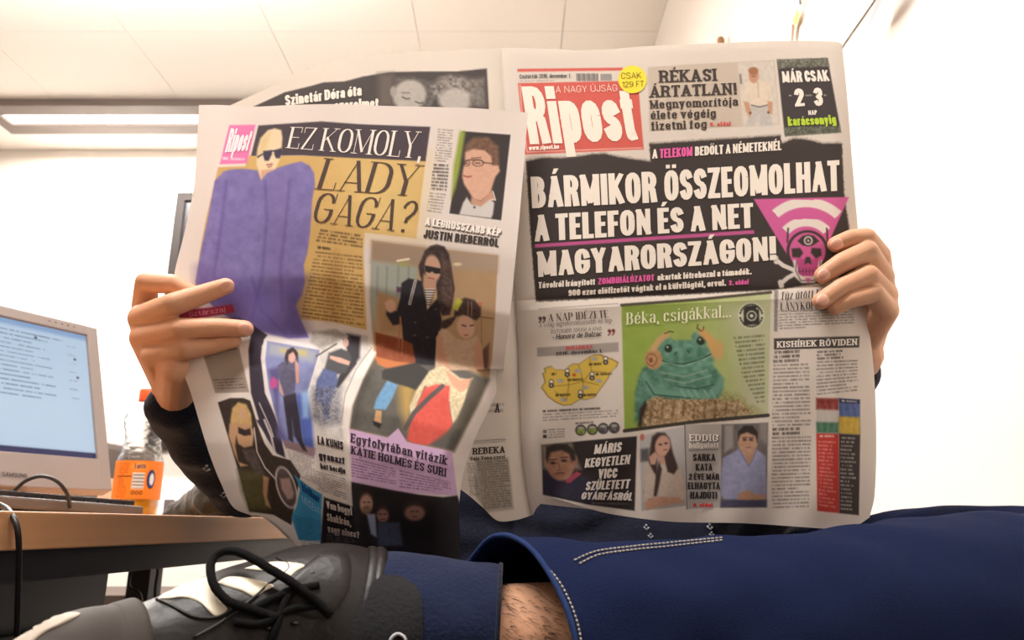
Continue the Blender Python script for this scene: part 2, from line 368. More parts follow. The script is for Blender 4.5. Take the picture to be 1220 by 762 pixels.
g('b', .52, [[(0, 0), (0, 2)], [(0, .7)] + arc(.5, .7, .5, .3, 180, 0)[1:] + arc(.5, .3, .5, .3, 0, -180)], [(0, 2)], (), True)
g('c', .48, [arc(.5, .68, .5, .32, 15, 180) + arc(.5, .32, .5, .32, 180, 345)], (), (), True)
g('d', .52, [[(1, 0), (1, 2)], [(1, .7)] + arc(.5, .7, .5, .3, 0, 180)[1:] + arc(.5, .3, .5, .3, 180, 360)], [(1, 2), (1, 0)], (), True)
g('e', .5, [[(0, .5), (1, .5), (1, .68)] , arc(.5, .68, .5, .32, 0, 180) + arc(.5, .32, .5, .32, 180, 330)], (), (), True)
g('f', .34, [[(.35, 0), (.35, 1.3)] + arc(.75, 1.45, .4, .5, 180, 90)[1:], [(0, 1), (1, 1)]], [(.35, 0)], (), True)
g('g', .52, [arc(.5, .7, .5, .3, 0, 180) + arc(.5, .35, .5, .3, 180, 360), [(1, 1), (1, -.5)] + arc(.5, -.5, .5, .5, 0, -160)[1:]], (), (), True)
g('h', .52, [[(0, 0), (0, 2)], [(0, .7)] + arc(.5, .7, .5, .3, 180, 0)[1:] + [(1, 0)]], [(0, 0), (1, 0), (0, 2)], (), True)
g('i', .17, [[(.5, 0), (.5, 1)], [(.5, 1.75), (.5, 2)]], [(.5, 0)], (), True)
g('j', .2, [[(.5, 1), (.5, -.7), (0, -1)], [(.5, 1.75), (.5, 2)]], (), (), True)
g('k', .52, [[(0, 0), (0, 2)], [(0, .4), (1, 1)], [(.3, .55), (1, 0)]], [(0, 0), (0, 2), (1, 0), (1, 1)], (1,), True)
g('l', .17, [[(.5, 0), (.5, 2)]], [(.5, 0), (.5, 2)], (), True)
g('m', .8, [[(0, 0), (0, 1)], [(0, .75)] + arc(.25, .75, .25, .25, 180, 0)[1:] + [(.5, 0)], [(.5, .75)] + arc(.75, .75, .25, .25, 180, 0)[1:] + [(1, 0)]], [(0, 0), (.5, 0), (1, 0)], (), True)
g('n', .52, [[(0, 0), (0, 1)], [(0, .7)] + arc(.5, .7, .5, .3, 180, 0)[1:] + [(1, 0)]], [(0, 0), (1, 0), (0, 1)], (), True)
g('o', .52, [arc(.5, .66, .5, .34, 0, 180) + arc(.5, .34, .5, .34, 180, 360) + [(1, .66)]], (), (), True)
g('p', .52, [[(0, -1), (0, 1)], [(0, .7)] + arc(.5, .7, .5, .3, 180, 0)[1:] + arc(.5, .3, .5, .3, 0, -180)], [(0, -1)], (), True)
g('r', .36, [[(0, 0), (0, 1)], [(0, .65)] + arc(.7, .65, .7, .35, 180, 80)[1:]], [(0, 0)], (), True)
g('s', .48, S_, (), (), True)
g('t', .34, [[(.4, 1.6), (.4, .25)] + arc(.8, .25, .4, .25, 180, 280)[1:], [(0, 1), (1, 1)]], (), (), True)
g('u', .52, [[(0, 1), (0, .32)] + arc(.5, .32, .5, .32, 180, 360)[1:], [(1, 1), (1, 0)]], [(1, 0)], (), True)
g('v', .5, [[(0, 1), (.5, 0)], [(.5, 0), (1, 1)]], [(0, 1), (1, 1)], (1,), True)
g('w', .74, [[(0, 1), (.25, 0)], [(.25, 0), (.5, 1)], [(.5, 1), (.75, 0)], [(.75, 0), (1, 1)]], (), (1, 3), True)
g('x', .5, [[(0, 1), (1, 0)], [(0, 0), (1, 1)]], (), (1,), True)
g('y', .5, [[(0, 1), (.5, 0)], [(1, 1), (.5, 0), (.15, -1)]], [(0, 1), (1, 1)], (1,), True)
g('z', .46, [[(0, 1), (1, 1)], [(1, 1), (0, 0)], [(0, 0), (1, 0)]], (), (), True)
g('0', .54, G['O'][1]); g('1', .3, [[(1, 0), (1, 1)], [(1, 1), (0, .75)]], [(1, 0)])
g('2', .54, [arc(.5, .72, .5, .28, 170, -20) + [(0, 0)], [(0, 0), (1, 0)]])
g('3', .54, [arc(.5, .75, .5, .25, 160, -90) , arc(.5, .26, .5, .26, 90, -160)])
g('4', .54, [[(.75, 0), (.75, 1)], [(.75, 1), (0, .25)], [(0, .25), (1, .25)]])
g('6', .54, [arc(.5, .3, .5, .3, 0, 360), [(0, .3), (0, .68)] + arc(.5, .68, .5, .32, 180, 30)[1:]])
g('8', .54, [arc(.5, .26, .5, .26, 0, 360, 12), arc(.5, .76, .45, .24, 0, 360, 12)])
g('9', .54, [arc(.5, .7, .5, .3, 0, 360), [(1, .7), (1, .32)] + arc(.5, .32, .5, .32, 0, -150)[1:]])
g('!', .17, [[(.5, .32), (.5, 1)], [(.5, 0), (.5, .08)]]); g('.', .15, [[(.5, 0), (.5, .08)]]); g(',', .15, [[(.6, .06), (.2, -.18)]])
g('-', .3, [[(0, .4), (1, .4)]]); g('?', .5, [arc(.5, .75, .5, .25, 170, -60) + [(.5, .42), (.5, .3)], [(.5, 0), (.5, .06)]])
g('"', .35, [[(0, 1), (.0, .75)], [(1, 1), (1, .75)]]); g('/', .3, [[(0, 0), (1, 1)]])
ACC = {'Á': ('A', 1), 'É': ('E', 1), 'Í': ('I', 1), 'Ó': ('O', 1), 'Ú': ('U', 1), 'Ö': ('O', 2), 'Ü': ('U', 2), 'Ő': ('O', 3), 'Ű': ('U', 3),
       'á': ('a', 1), 'é': ('e', 1), 'í': ('i', 1), 'ó': ('o', 1), 'ú': ('u', 1), 'ö': ('o', 2), 'ü': ('u', 2), 'ő': ('o', 3), 'ű': ('u', 3)}
FONT = {'heavy': dict(w=.84, a=.107, b=.08, s=0, sp=.045, space=.18), 'sans': dict(w=.9, a=.07, b=.055, s=0, sp=.07, space=.25), 'light': dict(w=1.2, a=.045, b=.042, s=0, sp=.13, space=.4),
        'slab': dict(w=1.15, a=.112, b=.066, s=.085, sb=.05, sp=.14, space=.3), 'bodoni': dict(w=1.05, a=.08, b=.016, s=.085, sb=.014, sp=.15, space=.3), 'bodoniw': dict(w=1.25, a=.07, b=.014, s=.09, sb=.013, sp=.12, space=.28)}
def text_quads(txt, font):
    f = FONT[font]; a, b = f['a'], f['b']; out = []; x0 = 0
    for ch in txt:
        if ch == ' ': x0 += f['space']; continue
        acc = 0; base = ch
        if ch in ACC: base, acc = ACC[ch]
        w, strokes, ser, thin, low = G.get(base, G['o']); w = max(w * f['w'], 2 * a + .0)
        H = XH if low else 1.0
        def mp(p):
            u, v = p; x = x0 + a + u * (w - 2 * a)
            if low:
                if v > 1: y = (H - b) + (v - 1) * (1 - H)
                elif v < 0: y = b + (-v) * (DE - 0) * 1.0
                else: y = b + v * (H - 2 * b)
            else: y = b + v * (H - 2 * b)
            return np.array((x, y))
        lo = DE if (low or ch == ',') else 0.0; hi = 1.0 if low else H
        if low and all(p[1] >= 0 for s in strokes for p in s): lo = 0.0
        for si, st in enumerate(strokes):
            if acc and base in 'ij' and si == 1: continue
            aa = b * 1.2 if (si in thin and f.get('sb', 1) < .04) else a * (.8 if (si in thin) else 1)
            P = [mp(p) for p in st]; n = len(P)
            T = []
            for i in range(n):
                t = P[min(i + 1, n - 1)] - P[max(i - 1, 0)]; t = t / (np.linalg.norm(t) + 1e-9); T.append(t)
            closed = n > 4 and np.linalg.norm(P[0] - P[-1]) < 1e-6
            if not closed:
                e0 = math.hypot(aa * T[0][0], b * T[0][1]) * .98; e1 = math.hypot(aa * T[-1][0], b * T[-1][1]) * .98
                P[0] = P[0] - T[0] * e0; P[-1] = P[-1] + T[-1] * e1
            Lp, Rp = [], []
            for i in range(n):
                nx, ny = -T[i][1], T[i][0]; h = math.hypot(aa * nx, b * ny)
                Lp.append(P[i] + np.array((nx, ny)) * h); Rp.append(P[i] - np.array((nx, ny)) * h)
            for i in range(n - 1):
                q = [Lp[i], Lp[i + 1], Rp[i + 1], Rp[i]]
                out.append([(p[0], min(max(p[1], lo), hi)) for p in q])
        if f['s']:
            s_, sb = f['s'], f['sb']
            for (u, v) in ser:
                x, y = mp((u, v)); up = (v in (1, 2)); y0 = y + (b - 2 * sb) if up else y - b
                if v == .46: y0 = y - sb
                out.append([(x - a - s_, y0), (x + a + s_, y0), (x + a + s_, y0 + 2 * sb), (x - a - s_, y0 + 2 * sb)])
            if base in 'ELTZFCSG' :
                for (u, v, dy) in {'E': ((1, 1, -1), (1, 0, 1)), 'L': ((1, 0, 1),), 'F': ((1, 1, -1),), 'T': ((0, 1, -1), (1, 1, -1)), 'Z': ((0, 1, -1), (1, 0, 1)), 'C': ((1, .72, 1.2),), 'G': ((1, .72, 1.2),), 'S': ((1, .78, 1),)}[base]:
                    x, y = mp((u, v)); y = y - b if dy > 0 else y + b; xx = x + (a - .02) * (1 if u else -1)
                    hw = sb * 1.1
                    out.append([(xx - hw, y), (xx + hw, y), (xx + hw, y + dy * .26), (xx - hw, y + dy * .26)])
        if acc:
            cx = x0 + w / 2; yb = (H + .06) ; hh = .17; aw = max(a * .75, .045)
            if acc == 1: out.append([(cx - aw * .8, yb), (cx + aw * .6, yb), (cx + aw * 2.0, yb + hh), (cx - .0, yb + hh)])
            else:
                for sgn in (-1, 1):
                    c = cx + sgn * (aw * 1.35)
                    if acc == 2: out.append([(c - aw * .9, yb), (c + aw * .9, yb), (c + aw * .9, yb + .12), (c - aw * .9, yb + .12)])
                    else: out.append([(c - aw * .9, yb), (c + aw * .2, yb), (c + aw * 1.2, yb + hh), (c - .0, yb + hh)])
        x0 += w + f['sp']
    xs_ = [p[0] for q in out for p in q]; x_lo, x_hi = min(xs_), max(xs_)
    return [[((p[0] - x_lo) / (x_hi - x_lo), p[1]) for p in q] for q in out]
ink_cache = {}
def ink(col, rough=.7):
    k = tuple(col)
    if k not in ink_cache: ink_cache[k] = mat('printed_ink_%d' % len(ink_cache), col, rough, spec=.2)
    return ink_cache[k]
def lettering(txt, quad, font, col, surf, parent, name='headline', off=.00035, step=8.0, dx=0, dy=0):
    TL, TR, BR, BL = [np.array(p, float) for p in quad]; V = []; Fc = []
    def Q(u, v):  # v up
        v = 1 - v; return TL*(1-u)*(1-v) + TR*u*(1-v) + BR*u*v + BL*(1-u)*v + np.array((dx, dy))
    for q in text_quads(txt, font):
        c = [Q(*p) for p in q]
        l1 = max(np.linalg.norm(c[1] - c[0]), np.linalg.norm(c[2] - c[3])); l2 = max(np.linalg.norm(c[3] - c[0]), np.linalg.norm(c[2] - c[1]))
        n1 = max(1, int(math.ceil(l1 / step))); n2 = max(1, int(math.ceil(l2 / step))); base = len(V)
        for j in range(n2 + 1):
            for i in range(n1 + 1):
                s, t = i / n1, j / n2; p = c[0]*(1-s)*(1-t) + c[1]*s*(1-t) + c[2]*s*t + c[3]*(1-s)*t
                V.append(surf(p[0], p[1], off))
        for j in range(n2):
            for i in range(n1):
                k = base + j * (n1 + 1) + i; Fc.append((k, k + 1, k + n1 + 2, k + n1 + 1))
    o = frompy(name, V, Fc, ink(col), smooth=False)
    o.parent = parent
    return o

def vcol_mat(name, rough=.75, emis=0.0, back=None, trans=0.0, gran=0.03):
    m = bpy.data.materials.new(name); m.use_nodes = True; nt = m.node_tree; b = nt.nodes['Principled BSDF']
    at = nt.nodes.new('ShaderNodeAttribute'); at.attribute_name = 'print'; src = at.outputs['Color']
    b.inputs['Roughness'].default_value = rough; b.inputs['Specular IOR Level'].default_value = .25
    if back:
        ge = nt.nodes.new('ShaderNodeNewGeometry'); mx = nt.nodes.new('ShaderNodeMix'); mx.data_type = 'RGBA'
        nt.links.new(ge.outputs['Backfacing'], mx.inputs[0]); nt.links.new(src, mx.inputs[6]); mx.inputs[7].default_value = tuple(lin(back)) + (1,); src = mx.outputs[2]
    tc = nt.nodes.new('ShaderNodeTexCoord'); n = nt.nodes.new('ShaderNodeTexNoise'); n.inputs['Scale'].default_value = 900; n.inputs['Detail'].default_value = 2
    nt.links.new(tc.outputs['Object'], n.inputs['Vector'])
    mm = nt.nodes.new('ShaderNodeMix'); mm.data_type = 'RGBA'; mm.blend_type = 'MULTIPLY'; mm.inputs[0].default_value = gran * 2
    nt.links.new(src, mm.inputs[6]); nt.links.new(n.outputs[0], mm.inputs[7]); 
    if emis:
        nt.links.new(at.outputs['Color'], b.inputs['Emission Color']); b.inputs['Emission Strength'].default_value = emis; b.inputs['Base Color'].default_value = (.01, .01, .012, 1)
    else: nt.links.new(mm.outputs[2], b.inputs['Base Color'])
    if trans:
        tr = nt.nodes.new('ShaderNodeBsdfTranslucent'); nt.links.new(src, tr.inputs[0]); ms = nt.nodes.new('ShaderNodeMixShader'); ms.inputs[0].default_value = trans
        nt.links.new(b.outputs[0], ms.inputs[1]); nt.links.new(tr.outputs[0], ms.inputs[2]); nt.links.new(ms.outputs[0], nt.nodes['Material Output'].inputs[0])
    return m
def grid_mesh(name, P3, cols, m, parent=None, weld=False):
    """P3 (ny,nx,3), cols (ny*nx,3) sRGB 0..255"""
    ny, nx = P3.shape[:2]; me = bpy.data.meshes.new(name)
    me.vertices.add(nx * ny); me.vertices.foreach_set('co', P3.reshape(-1).astype(np.float32))
    idx = np.arange(nx * ny).reshape(ny, nx); a = idx[:-1, :-1].ravel(); b = idx[:-1, 1:].ravel(); c = idx[1:, 1:].ravel(); d = idx[1:, :-1].ravel()
    loops = np.stack([a, d, c, b], 1).ravel().astype(np.int32); nf = a.size
    me.loops.add(nf * 4); me.loops.foreach_set('vertex_index', loops)
    me.polygons.add(nf); me.polygons.foreach_set('loop_start', np.arange(nf, dtype=np.int32) * 4); me.polygons.foreach_set('loop_total', np.full(nf, 4, np.int32))
    me.update(calc_edges=True); me.polygons.foreach_set('use_smooth', np.ones(nf, bool))
    if cols is not None:
        ca = me.color_attributes.new('print', 'FLOAT_COLOR', 'POINT')
        buf = np.ones((nx * ny, 4), np.float32); cols = np.clip(cols, 0, 255); gy = cols @ np.array([.3, .59, .11]); cols = cols * .86 + gy[:, None] * .14; buf[:, :3] = lin(cols); ca.data.foreach_set('color', buf.ravel())
    me.materials.append(m); o = bpy.data.objects.new(name, me); C.objects.link(o)
    if parent is not None: o.parent = parent
    return o

# ================================================================== MONITOR
plas_m = mat('monitor_silver_plastic', (134, 124, 120), .5, noise=.03, scale=8)
dplas_m = mat('dark_plastic', (40, 38, 42), .5)
MR = W(116, 390, 1.5); MR.z = 0
uu = Vector((.47, .88, 0)).normalized(); nn = Vector((uu.y, -uu.x, 0))      # nn faces the viewer side
MM = Matrix.Translation((MR.x, MR.y, .732)) @ Matrix(((uu.x, -nn.x, 0, 0), (uu.y, -nn.y, 0, 0), (0, 0, 1, 0), (0, 0, 0, 1)))
MM0 = MM.copy(); MM = MM @ Matrix.Translation((0, 0, .378)) @ Matrix.Rotation(R(-20), 4, 'X') @ Matrix.Translation((0, 0, -.378))
def mloc(px, py):   # local x, z on the front plane seen at a pixel
    A = MM.inverted(); o_ = A @ CAM; d_ = A.to_3x3() @ (W(px, py, 1) - CAM); t_ = -o_.y / d_.y; q = o_ + d_ * t_; return (q.x * 1000, -q.z * 1000)
mon = thing('computer_monitor', 'silver office monitor showing a pale blue page, on the desk', 'monitor', (MR.x - .2, MR.y - .1, ZD))
zt, zb, st, sb_ = .378, .040, .357, .100; WM = .42
def mbox(bm, x0, x1, y0, y1, z0, z1, bev=0): bx(bm, x0, x1, y0, y1, z0, z1, MM, bev)
bm = bmesh.new(); mbox(bm, -.0225, 0, 0, .028, zb, zt, .003); mbox(bm, -WM, -WM + .0225, 0, .028, zb, zt, .003); mbox(bm, -WM + .02, -.02, 0, .028, st, zt, .002); mbox(bm, -WM + .02, -.02, 0, .028, zb, sb_, .002)
build('bezel', bm, plas_m, mon, smooth=False)
bm = bmesh.new(); mbox(bm, -WM + .02, -.02, .012, .05, zb + .02, zt - .02, .004); build('rear_shell', bm, plas_m, mon, smooth=False)
bm = bmesh.new(); mbox(bm, -.28, -.14, .02, .045, .015, zb + .05); bx(bm, -.32, -.10, .0, .16, ZD - .732 + .0005, .022, MM0, .004); build('stand', bm, plas_m, mon, smooth=False)
nx, nz = 260, 170
SX, SZ = np.meshgrid(np.linspace(-WM + .0225, -.0225, nx), np.linspace(st, sb_, nz))
pp = Painter(SX * 1000, -SZ * 1000, (188, 214, 240))
pp.poly([(-400, -360), (-20, -360), (-20, -346), (-400, -346)], (140, 176, 222), 4)
pp.poly([(-400, -250), (-20, -250), (-20, -110), (-400, -110)], (198, 222, 246), 60)
pp.poly([(-400, -113), (-20, -113), (-20, -98), (-400, -98)], (38, 40, 96), 1)
for k in range(15):
    y = -335 + k * 9; L = -300 + (k * 37 % 50)
    pp.text([(-380, y - 2.2), (-70 - (k * 29 % 60), y - 2.2), (-70 - (k * 29 % 60), y + 2.2), (-380, y + 2.2)], 1, (84, 104, 140), .8, lw=3, seed=k)
    if k % 2: pp.text([(-62, y - 2), (-45, y - 2), (-45, y + 2), (-62, y + 2)], 1, (110, 130, 160), .6, lw=3, seed=k + 40)
for x, z in ((-120, -330), (-48, -300), (-45, -262)): pp.ell(x, z, 2.5, 2.5, (60, 60, 90))
P3 = np.zeros((nz, nx, 3))
T = np.array(MM)
for i in range(3): P3[..., i] = T[i, 0] * SX + T[i, 1] * .006 + T[i, 2] * SZ + T[i, 3]
o = grid_mesh('screen', P3, pp.C, vcol_mat('monitor_screen_lit', .25, emis=.85)); o.parent = mon; o.matrix_parent_inverse = Matrix.Translation(-mon.location)
def msurf(x, y, off=0): return MM @ Vector((x / 1000, -.0012, -y / 1000))
o = lettering('SAMSUNG', [mloc(2, 562), mloc(32, 564.5), mloc(32, 569.5), mloc(2, 567.5)], 'sans', (70, 64, 66), msurf, mon, 'maker_lettering'); o.matrix_parent_inverse = Matrix.Translation(-mon.location)
# move lettering so it stands where the photo shows it
bm = bmesh.new()
for k in range(5): mbox(bm, -.05 - k * .012, -.047 - k * .012, -.0006, .002, zt - .011, zt - .009)
build('button_mark', bm, dplas_m, mon, smooth=False)
# ---------------------------------------------------------------- keyboard
key_m = mat('keyboard_black_plastic', (34, 31, 33), .5); keyg = mat('keyboard_grey_edge', (96, 88, 84), .5)
ke = Vector((-.53, 1.12, 0)); kd = (ke - Vector((-.70, .80, 0))).normalized(); kp = Vector((-kd.y, kd.x, 0))
MK = Matrix.Translation((ke.x, ke.y, ZD)) @ Matrix(((kd.x, kp.x, 0, 0), (kd.y, kp.y, 0, 0), (0, 0, 1, 0), (0, 0, 0, 1))) @ Matrix.Rotation(R(2.5), 4, 'Y')
kb = thing('keyboard', 'black computer keyboard lying on the desk before the monitor', 'keyboard', (ke.x - .08, ke.y - .2, ZD))
bm = bmesh.new(); bx(bm, -.44, 0, .0, .15, .0015, .016, MK, .003); build('keyboard_body', bm, keyg, kb, smooth=False)
kbm = bmesh.new(); bx(kbm, -.008, .008, -.008, .008, 0, .008, None, .0015); kme = bpy.data.meshes.new('key'); kbm.to_mesh(kme); kbm.free(); kme.materials.append(key_m)
for r_ in range(6):
    for c_ in range(22):
        o = bpy.data.objects.new('key', kme); C.objects.link(o); o.parent = kb; o.matrix_parent_inverse = Matrix.Translation(-kb.location)
        o.matrix_basis = MK @ Matrix.Translation((-.425 + c_ * .0195, .02 + r_ * .0215, .0155))
# ---------------------------------------------------------------- bottle
BX = W(178, 466, 1.3); bo = (BX.x, BX.y, ZD + .0005); Hb = .2125
bt = thing('drink_bottle', 'clear plastic soda bottle with orange cap and orange label', 'bottle', bo)
bot_m = mat('clear_pet_plastic', (250, 250, 250), .06, trans=1.0, spec=.5); bot_m.node_tree.nodes['Principled BSDF'].inputs['IOR'].default_value = 1.35
liq_m = mat('orange_soda', (255, 178, 20), .1, emis=None, trans=.35); cap_m = mat('orange_cap_plastic', (235, 95, 40), .4)
prof = [(.018, .002), (.030, .0), (.034, .006), (.0355, .02), (.0355, .045), (.0365, .048), (.0365, .090), (.0355, .094), (.034, .100), (.0305, .112), (.0285, .124), (.0285, .132), (.031, .145), (.0335, .156), (.0335, .163), (.030, .174), (.022, .184), (.0145, .191), (.0125, .196), (.0125, .200)]
prof = [(a, b) for a, b in prof]
zz = [0.0] + list(np.linspace(.004, .2, 70)); pa = np.array([(b, a) for a, b in prof]); pa = pa[np.argsort(pa[:, 0])]
bm = bmesh.new(); seg = 48; rings = []
for z in zz:
    r0 = np.interp(z, pa[:, 0], pa[:, 1]); row = []
    for k in range(seg):
        an = 2 * math.pi * k / seg; dimple = 0
        if .1 < z < .172: dimple = -.0030 * (.5 + .5 * math.cos(8 * an + z * 420)) * (.5 + .5 * math.cos(z * 520 - 3 * an)) + .0009 * fb((math.cos(an), math.sin(an), z * 30), 4)
        row.append(bm.verts.new((bo[0] + (r0 + dimple) * math.cos(an), bo[1] + (r0 + dimple) * math.sin(an), bo[2] + z)))
    rings.append(row)
for i in range(len(rings) - 1):
    for k in range(seg): bm.faces.new((rings[i][k], rings[i][(k + 1) % seg], rings[i + 1][(k + 1) % seg], rings[i + 1][k]))
bm.faces.new(rings[0][::-1])
o = build('bottle_shell', bm, bot_m, bt); sm = o.modifiers.new('wall', 'SOLIDIFY'); sm.thickness = .0006; sm.offset = -1
bm = bmesh.new(); lathe(bm, [(.016, .003), (.029, .002), (.033, .007), (.0343, .02), (.0343, .058)], bo, 40); build('orange_drink', bm, liq_m, bt)
bm = bmesh.new(); lathe(bm, [(.0145, .193), (.0150, .194), (.0150, .2125), (.0138, .2142)], bo, 40); build('cap', bm, cap_m, bt)
na, nh = 260, 110; AN, HZ = np.meshgrid(np.linspace(0, 2 * math.pi, na), np.linspace(.0915, .030, nh))
# label painted in mm: x = arc length from the side that faces the camera
ang0 = math.atan2(-bo[1], -bo[0]); LX = ((AN - math.pi)) * 36.8; LY = -HZ * 1000
lp = Painter(LX, LY, (243, 126, 26))
lp.text([(-34, -88), (-16, -88), (-16, -32), (-34, -32)], 16, (190, 60, 10), .8, lw=1.6)
lp.line([(-36, -66), (-10, -66)], 1.4, (90, 30, 20))
lp.poly([(-9, -72), (9, -72), (9, -46), (-9, -46)], (238, 230, 220))
for k in range(14): lp.line([(-8, -71 + k * 1.8), (8, -71 + k * 1.8)], .9, (60, 55, 60)) if (k * 7) % 3 else None
lp.ell(20, -62, 7, 15, (30, 40, 120)); lp.ell(21, -62, 4, 10, (225, 235, 240))
for k in range(3): lp.ell(-6 + k * 6, -40, 2, 2.4, (70, 30, 20), ring=.9)
lp.ell(0, -82, 11, 5.5, (250, 160, 60), soft=3)
lab3 = np.stack([bo[0] + .0369 * np.cos(ang0 + AN - math.pi), bo[1] + .0369 * np.sin(ang0 + AN - math.pi), bo[2] + HZ], -1)
o = grid_mesh('label', lab3, lp.C, vcol_mat('bottle_label_print', .4)); o.parent = bt; o.matrix_parent_inverse = Matrix.Translation(-bt.location); lbo = o
def bsurf(x, y, off=0):
    a = ang0 + x / 36.8; return Vector((bo[0] + .0372 * math.cos(a), bo[1] + .0372 * math.sin(a), bo[2] - y / 1000))
o = lettering('Fanta', [(-8, -86), (8, -87.5), (9, -79.5), (-7, -78)], 'sans', (30, 38, 110), bsurf, lbo, 'brand_lettering')
# ---------------------------------------------------------------- things behind the desk
grey_fab = mat('dark_grey_upholstery', (92, 82, 76), .9, noise=.08, scale=80)
ch2 = thing('office_chair', 'dark grey office chair standing behind the desk and bottle', 'chair', (-1.28, 2.35, 0))
bm = bmesh.new(); cpos = W(118, 540, 2.4); bx(bm, cpos.x - .24, cpos.x + .19, cpos.y - .03, cpos.y + .03, .80, 1.035, None, .02)
for v in bm.verts: v.co.z -= (v.co.x - (cpos.x - .24)) * .18; 
build('backrest', bm, grey_fab, ch2, smooth=False)
bm = bmesh.new(); bx(bm, cpos.x - .24, cpos.x + .22, cpos.y - .42, cpos.y - .0, .43, .50, None, .02); build('seat', bm, grey_fab, ch2, smooth=False)
bm = bmesh.new(); bx(bm, cpos.x - .05, cpos.x, cpos.y + .01, cpos.y + .04, .44, .9); bx(bm, cpos.x - .03, cpos.x + .02, cpos.y - .24, cpos.y - .19, .07, .45); build('chair_post', bm, black_m, ch2, smooth=False)
for k in range(5):
    a = k * 2 * math.pi / 5; bm = bmesh.new(); c0 = Vector((cpos.x, cpos.y - .21, .08)); tube(bm, [c0, c0 + Vector((math.cos(a) * .27, math.sin(a) * .27, -.02))], [.022, .015], 8)
    ellipsoid(bm, c0 + Vector((math.cos(a) * .27, math.sin(a) * .27, -.052)), (.027, .027, .027)); build('leg', bm, black_m, ch2)
whitebox = mat('white_cardboard', (226, 212, 196), .8)
p = W(141, 600, 1.55)
bm = bmesh.new(); bx(bm, p.x - .045, p.x + .05, p.y, p.y + .07, ZD + .0005, ZD + .083); tag(build('paper_box', bm, whitebox, smooth=False), 'small cream cardboard box standing on the desk left of the bottle', 'box')
p = W(201, 592, 1.40)
bm = bmesh.new(); bx(bm, p.x - .008, p.x + .004, p.y, p.y + .02, ZD + .0005, ZD + .036, None, .002); tag(build('eraser', bm, mat('grey_blue_plastic', (95, 98, 110), .5), smooth=False), 'small grey blue block standing just right of the bottle', 'stationery')
# framed dark picture on back wall
fr_m = mat('dark_grey_frame', (44, 40, 38), .7, spec=.1); glassd = mat('dark_glass_panel', (30, 28, 32), .35, noise=.3, scale=3)
tl = W(212, 229, 3.72 / .94); 
def wall_at(px, py):   # point on the back wall seen at pixel
    d0 = W(px, py, 1.0); return CAM + (d0 - CAM) * ((YF - .03) / d0.y)
a_ = wall_at(211, 229); b_ = wall_at(330, 560)
pf = thing('framed_picture', 'dark grey framed panel on the back wall left of the newspaper', 'picture', (a_.x + .3, YF, b_.z))
bm = bmesh.new(); x0, x1, z0, z1 = a_.x, a_.x + .75, b_.z + .1, a_.z
for q in ((x0, x0 + .045, z0, z1), (x1 - .045, x1, z0, z1), (x0 + .045, x1 - .045, z0, z0 + .045), (x0 + .045, x1 - .045, z1 - .045, z1)): bx(bm, q[0], q[1], YF - .03, YF - .0005, q[2], q[3])
build('frame', bm, fr_m, pf, smooth=False)
bm = bmesh.new(); bx(bm, x0 + .045, x1 - .045, YF - .018, YF - .002, z0 + .045, z1 - .045); build('glass', bm, glassd, pf, smooth=False)
# jacket heap on the desk
jm = mat('dark_green_fuzzy_wool', (40, 38, 28), 1.0, noise=.35, scale=120, bump=.8, sheen=.3)
bm = bmesh.new()
chain(bm, [(W(208, 612, 1.12), .018), (W(232, 606, 1.12), .026), (W(255, 592, 1.10), .028), (W(280, 596, 1.12), .032), (W(320, 604, 1.15), .03)])
chain(bm, [(W(222, 610, 1.18), .02), (W(262, 600, 1.22), .03), (W(330, 604, 1.25), .03)])
me = remeshed(bm, .004, 4)
displace(me, lambda p: fb(p, 60) * .004 + fb(p, 160) * .002)
for v in me.vertices:
    v.co.z = max(v.co.z, ZD + .0008)
tag(link_mesh('jacket', me, jm), 'dark green fuzzy jacket heaped on the desk behind the elbow', 'jacket')
# right wall: poster, hook
pap_m = mat('poster_white_paper', (236, 226, 218), .8)
def rw(px, py, off=.004):
    d0 = W(px, py, 1.0); return CAM + (d0 - CAM) * ((XR - off) / d0.x)
po = thing('wall_poster', 'large white paper poster with curled corner on the right wall', 'poster', rw(980, 30))
def rwp(px, py, off): 
    return rw(px, py, off)
n1, n2 = 16, 14; V = []; Fc = []
for j in range(n2 + 1):
    for i in range(n1 + 1):
        s, t = i / n1, j / n2
        L = (942 - 6 * t, -60 + 230 * t); Rr = (1062 - 90 * t ** 1.0, -30 + 130 * t)
        x = L[0] * (1 - s) + Rr[0] * s; y = L[1] * (1 - s) + Rr[1] * s
        V.append(rwp(x, y, .003 + 0))
for j in range(n2):
    for i in range(n1):
        k = j * (n1 + 1) + i; Fc.append((k, k + 1, k + n1 + 2, k + n1 + 1))
frompy('poster_sheet', V, Fc, pap_m, po)
curl = mat('poster_grey_back', (176, 166, 168), .8)
V = [rwp(1056, -30, .02), rwp(1044, 2, .03), rwp(1031, 37, .022), rwp(1039, 25, .03), rwp(1050, 4, .035), rwp(1074, -30, .035)]
frompy('curled_corner', V, [(0, 1, 4, 5), (1, 2, 3, 4)], curl, po)
ym = mat('poster_yellow_drawing', (226, 206, 120), .8); bm_ = mat('poster_brown_drawing', (150, 120, 90), .8)
frompy('yellow_drawing', [rw(950, 11, .012), rw(953, 16, .012), rw(950, 28, .012), rw(946, 31, .012), rw(945, 24, .012)], [(0, 1, 2, 3, 4)], ym, po, smooth=False)
frompy('brown_drawing', [rw(943.5, 28, .012), rw(947, 30, .012), rw(944.5, 52, .012), rw(942.5, 50, .012)], [(0, 1, 2, 3)], bm_, po, smooth=False)
frompy('dark_drawing', [rw(951.5, -6, .012), rw(953.5, -6, .012), rw(955, 5, .012), rw(952.5, 6, .012)], [(0, 1, 2, 3)], dplas_m, po, smooth=False)
